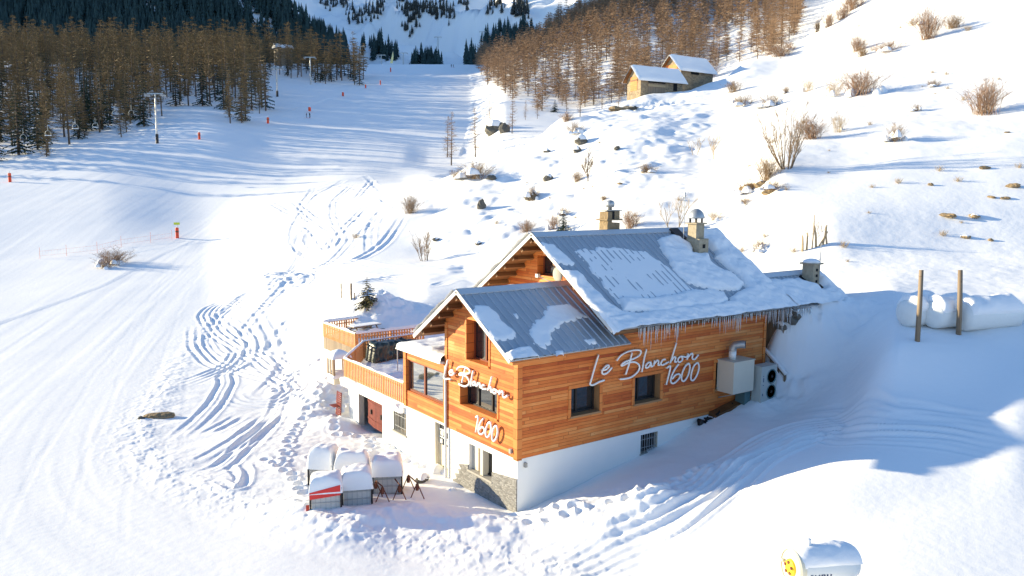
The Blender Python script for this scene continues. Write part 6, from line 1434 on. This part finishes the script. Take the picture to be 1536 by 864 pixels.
def fan_tree(seed, H, n):
    r = random.Random(seed); T = MB(); Cr = MB()
    for i in range(n):
        a = r.uniform(0, 2*PI); tilt = r.uniform(.05, .50)*(1 if i else .1); L = H*r.uniform(.72, 1.03); p = np.array((math.cos(a)*.25, math.sin(a)*.25, -.2)); d = np.array((math.cos(a)*tilt*1.4, math.sin(a)*tilt*1.4, 1.0)); d /= np.linalg.norm(d); pts = [p]
        for k in range(6): d = d+np.array((r.uniform(-.07, .07)-d[0]*.03, r.uniform(-.07, .07)-d[1]*.03, .05)); d /= np.linalg.norm(d); p = p+d*L/6; pts.append(p)
        r0 = r.uniform(.03, .055); T.tube(pts, [r0*(1-.14*k) for k in range(7)], 5, cap=False)
        for k in range(18):
            t = r.uniform(.22, .99)*5.99; m = int(t); q = pts[m]*(1-(t-m))+pts[m+1]*(t-m); b = r.uniform(0, 2*PI); e = d*1.0+np.array((math.cos(b), math.sin(b), r.uniform(-.1, .5)))*.62; e /= np.linalg.norm(e); l = r.uniform(.5, 1.3)*(1.1-t/9)
            c = q+e*l*.5; f = q+e*l+np.array((0, 0, .12*l)); ribbon(Cr, [q, c, f], .013, .006, r)
            for w in range(4):
                u = r.uniform(.25, .95); v = q*(1-u)+f*u; b = r.uniform(0, 2*PI); g = e+np.array((math.cos(b), math.sin(b), .3))*.6; ribbon(Cr, [v, v+g*l*r.uniform(.15, .32)], .007, .004, r)
    e = empty('bare_tree', (0, 0, 0), '', 'tree'); T.build('trunk', M_['twigdark'], e, smooth=True); Cr.build('branches', M_['twig'], e); return e
tree_at(1181, 252, 150, fan_tree(401, 5.0, 17), None, 'big multi-stemmed bare tree on the slope right of the chalet')
bt4 = fan_tree(405, 3.0, 7)
bt = bare_tree(402, 3.2, .95, 1, 4, 'twigdark', .055); bt2 = bare_tree(403, 3.2, 1.0, 2, 4, 'twigpale', .04); bt3 = bare_tree(404, 3.0, .9, 3, 3, 'twigred', .035)
tree_at(637, 391, 343, bt4, 3.0, 'small bare tree on the flat behind the front gable roof'); tree_at(1010, 345, 286, bt2, 3.0, 'pale spreading bare tree behind the chalet ridge'); tree_at(1072, 237, 198, bt2, 3.0, 'small pale bare tree in mid slope left of the big bare tree'); tree_at(1042, 232, 203, bt2, 3.0, 'smallest pale bare tree, left of the small one in mid slope')
tree_at(882, 272, 212, bt, 3.2, 'thin tall sapling in mid slope above the upper gable')
# cluster of broken stems and posts on the slope right of the roof
P = gpt(1222, 371); D = (P-C)@FW; e = empty('stem_cluster', tuple(P), 'cluster of broken trunks and leaning posts on the slope above the annex', 'dead tree'); r5 = random.Random(5)
for i, (dx, h, lx, w) in enumerate(((-18, 26, -1, .09), (-12, 28, 0, .08), (-4, 52, 1, .05), (2, 34, -4, .09), (6, 24, 12, .08), (12, 30, 3, .06), (18, 30, -2, .07))):
    a = P+RT*dx*D/F; a[2] = gz(a[0], a[1])-.1; b = a+RT*lx*D/F+np.array((0, 0, h*D/F)); m = MB(); m.tube([a, (a+b)/2+RT*r5.uniform(-.05, .05), b], [w, w*.9, w*.6], 6); m.build('stem', M_['twigpale'], e)
m = MB()
for i in range(26):
    a = P+RT*r5.uniform(-.7, .5)+np.array((0, 0, r5.uniform(.6, 1.6))); ribbon(m, [a, a+np.array((r5.uniform(-.5, .5), r5.uniform(-.5, .5), r5.uniform(.3, 1.1)))], .014, .006, r5)
m.build('twigs', M_['twigpale'], e)
# ------------------------------------------------------------------ rocks
for i, (x, y, w, sq, mt, cap, lab) in enumerate([(722, 312, 8, (.8, .8, 1.3), 'rock', 0, 'dark leaning rock in mid slope left of the upper gable'), (797, 297, 10, (1, 1, .8), 'rock', 1, 'dark stone under the snow-capped mid slope shrub'), (738, 268, 8, (1, 1, .6), 'rock', 0, 'dark stone at the right foot of the crest shrub'),
        (742, 198, 13, (1.2, 1, .95), 'rock', 1, 'big snow-topped boulder at the edge of the piste'), (757, 198, 8, (1, 1, 1.2), 'rock', 0, 'dark boulder face right of the snow-topped boulder'), (925, 165, 12, (1.3, .8, .35), 'tanrock', 0, 'yellow brown earth outcrop below the wide-doored barn'), (945, 163, 10, (1.6, .7, .3), 'rock', 1, 'dark ledge right of the yellow brown outcrop'),
        (1122, 284, 12, (1.2, 1, .6), 'tanrock', 0, 'brown earth bank, largest bare patch below the big tree'), (1140, 278, 9, (1, 1, .6), 'tanrock', 1, 'brown earth lump right of the largest bare patch'), (1153, 290, 8, (1.3, 1, .5), 'tanrock', 0, 'dark earth patch lowest under the big tree'),
        (1396, 278, 4, (1, 1, .8), 'tanrock', 0, 'small brown stone alone on the right slope'), (1477, 253, 7, (1.3, .7, .5), 'tanrock', 0, 'brown stone sticking out above the right cluster'), (1519, 280, 9, (1.3, .8, .4), 'tanrock', 0, 'brown stone nearest the right edge of the photo'), (1486, 296, 6, (1.4, .8, .4), 'tanrock', 0, 'flat brown stone left in the right cluster'),
        (1508, 298, 6, (1.2, .8, .4), 'tanrock', 0, 'flat brown stone right in the right cluster'), (1420, 324, 10, (1.6, .8, .35), 'tanrock', 0, 'long brown stone in the lower right slope'), (1462, 325, 9, (1.3, .8, .35), 'tanrock', 1, 'snow-dusted brown stone right of the long one'), (1448, 356, 7, (1.3, .8, .35), 'tanrock', 1, 'lowest brown stone on the right slope'), (1486, 361, 3.5, (1, 1, .8), 'tanrock', 0, 'tiny brown stone right of the lowest one'),
        (1511, 199, 3, (1.4, 1, .5), 'tanrock', 0, 'tiny stone near the right edge under the large rosy shrub'), (872, 215, 11, (1, 1, .8), 'rock', 1, 'snow-topped boulder near the crest in mid slope'), (865, 228, 6, (1, 1, 1), 'rock', 1, 'dark stone just below the crest boulder'), (820, 228, 5, (1.2, 1, .7), 'rock', 1, 'dark stone left of the crest boulder'), (925, 224, 5, (1, 1, .8), 'rock', 0, 'small dark stone right of the crest boulder'), (822, 270, 8, (1, 1, .8), 'rock', 1, 'dark stone in the hollow right of the snow-capped shrub'),
        (718, 366, 5, (1.2, 1, .6), 'rock', 1, 'small dark stone low on the slope behind the flat'), (655, 360, 5, (1.4, 1, .5), 'rock', 1, 'small dark stone above the small bare tree'), (930, 276, 4, (1.3, 1, .5), 'tanrock', 0, 'small tan stone on the slope above the left roof chimney'), (240, 625, 20, (1.0, .55, .25), 'tanrock', 0, 'flat stone at the piste edge among the ski tracks'), (212, 628, 5, (1, 1, .6), 'rock', 0, 'small dark stone left of the flat piste edge stone'),
        (1190, 478, 12, (1.2, .9, .8), 'rock', 1, 'dark rock with snow under the icicles at the chalet corner'), (1172, 490, 9, (1, .9, .7), 'rock', 1, 'smaller dark rock in the corner under the eave')]):
    P = gpt(x, y); D = (P-C)@FW; rocky('rock', (P[0], P[1], P[2]+w*D/F*sq[2]*.25), w*D/F, sq, 700+i*3, mt, bool(cap), lab)
for k in list(larL)+list(larR)+conP+[p for v in SH.values() for p in v]+[solo, spr, pin, bt, bt2, bt3, bt4]:
    if k.name not in USED:
        for c in children(k): bpy.data.objects.remove(c)
        bpy.data.objects.remove(k)
# ------------------------------------------------------------------ camera, sun, sky
cd = bpy.data.cameras.new('camera'); cam = bpy.data.objects.new('camera', cd); COL.objects.link(cam)
cd.sensor_width = 36; cd.lens = 36*F/1536; cd.clip_start = .5; cd.clip_end = 6000
cam.matrix_world = Matrix(((RT[0], UP[0], -FW[0], C[0]), (RT[1], UP[1], -FW[1], C[1]), (RT[2], UP[2], -FW[2], C[2]), (0, 0, 0, 1)))
S.camera = cam
sd = bpy.data.lights.new('sun', 'SUN'); sd.energy = 5.0; sd.angle = math.radians(.55); sd.color = (1.0, .85, .56)
so = bpy.data.objects.new('sun', sd); COL.objects.link(so); so.rotation_euler = Vector(SUN).to_track_quat('-Z', 'Y').to_euler(); so.location = (-60, 60, 60)
wd = bpy.data.worlds.new('World'); S.world = wd; wd.use_nodes = True; nt = wd.node_tree
sk = nt.nodes.new('ShaderNodeTexSky'); sk.sky_type = 'NISHITA'; sk.sun_disc = False
sk.sun_elevation = math.asin(-SUN[2]); sk.sun_rotation = math.atan2(-SUN[0], -SUN[1])
sk.altitude = 1600; sk.air_density = 1.0; sk.dust_density = .3; sk.ozone_density = 3.0
bg = nt.nodes['Background']; bg.inputs['Strength'].default_value = .145; nt.links.new(sk.outputs[0], bg.inputs['Color'])
vs = S.view_settings; vs.view_transform = 'Standard'; vs.look = 'None'; vs.gamma = 1.0; vs.use_curve_mapping = False; vs.exposure = 1.18
S.render.resolution_x, S.render.resolution_y = 1024, 576
S.cycles.max_bounces = 6; S.cycles.diffuse_bounces = 3; S.cycles.glossy_bounces = 3; S.cycles.transmission_bounces = 5; S.cycles.transparent_max_bounces = 6
S.cycles.use_denoising = True
try: S.cycles.denoiser = 'OPENIMAGEDENOISE'
except Exception: pass
S.cycles.caustics_reflective = False; S.cycles.caustics_refractive = False
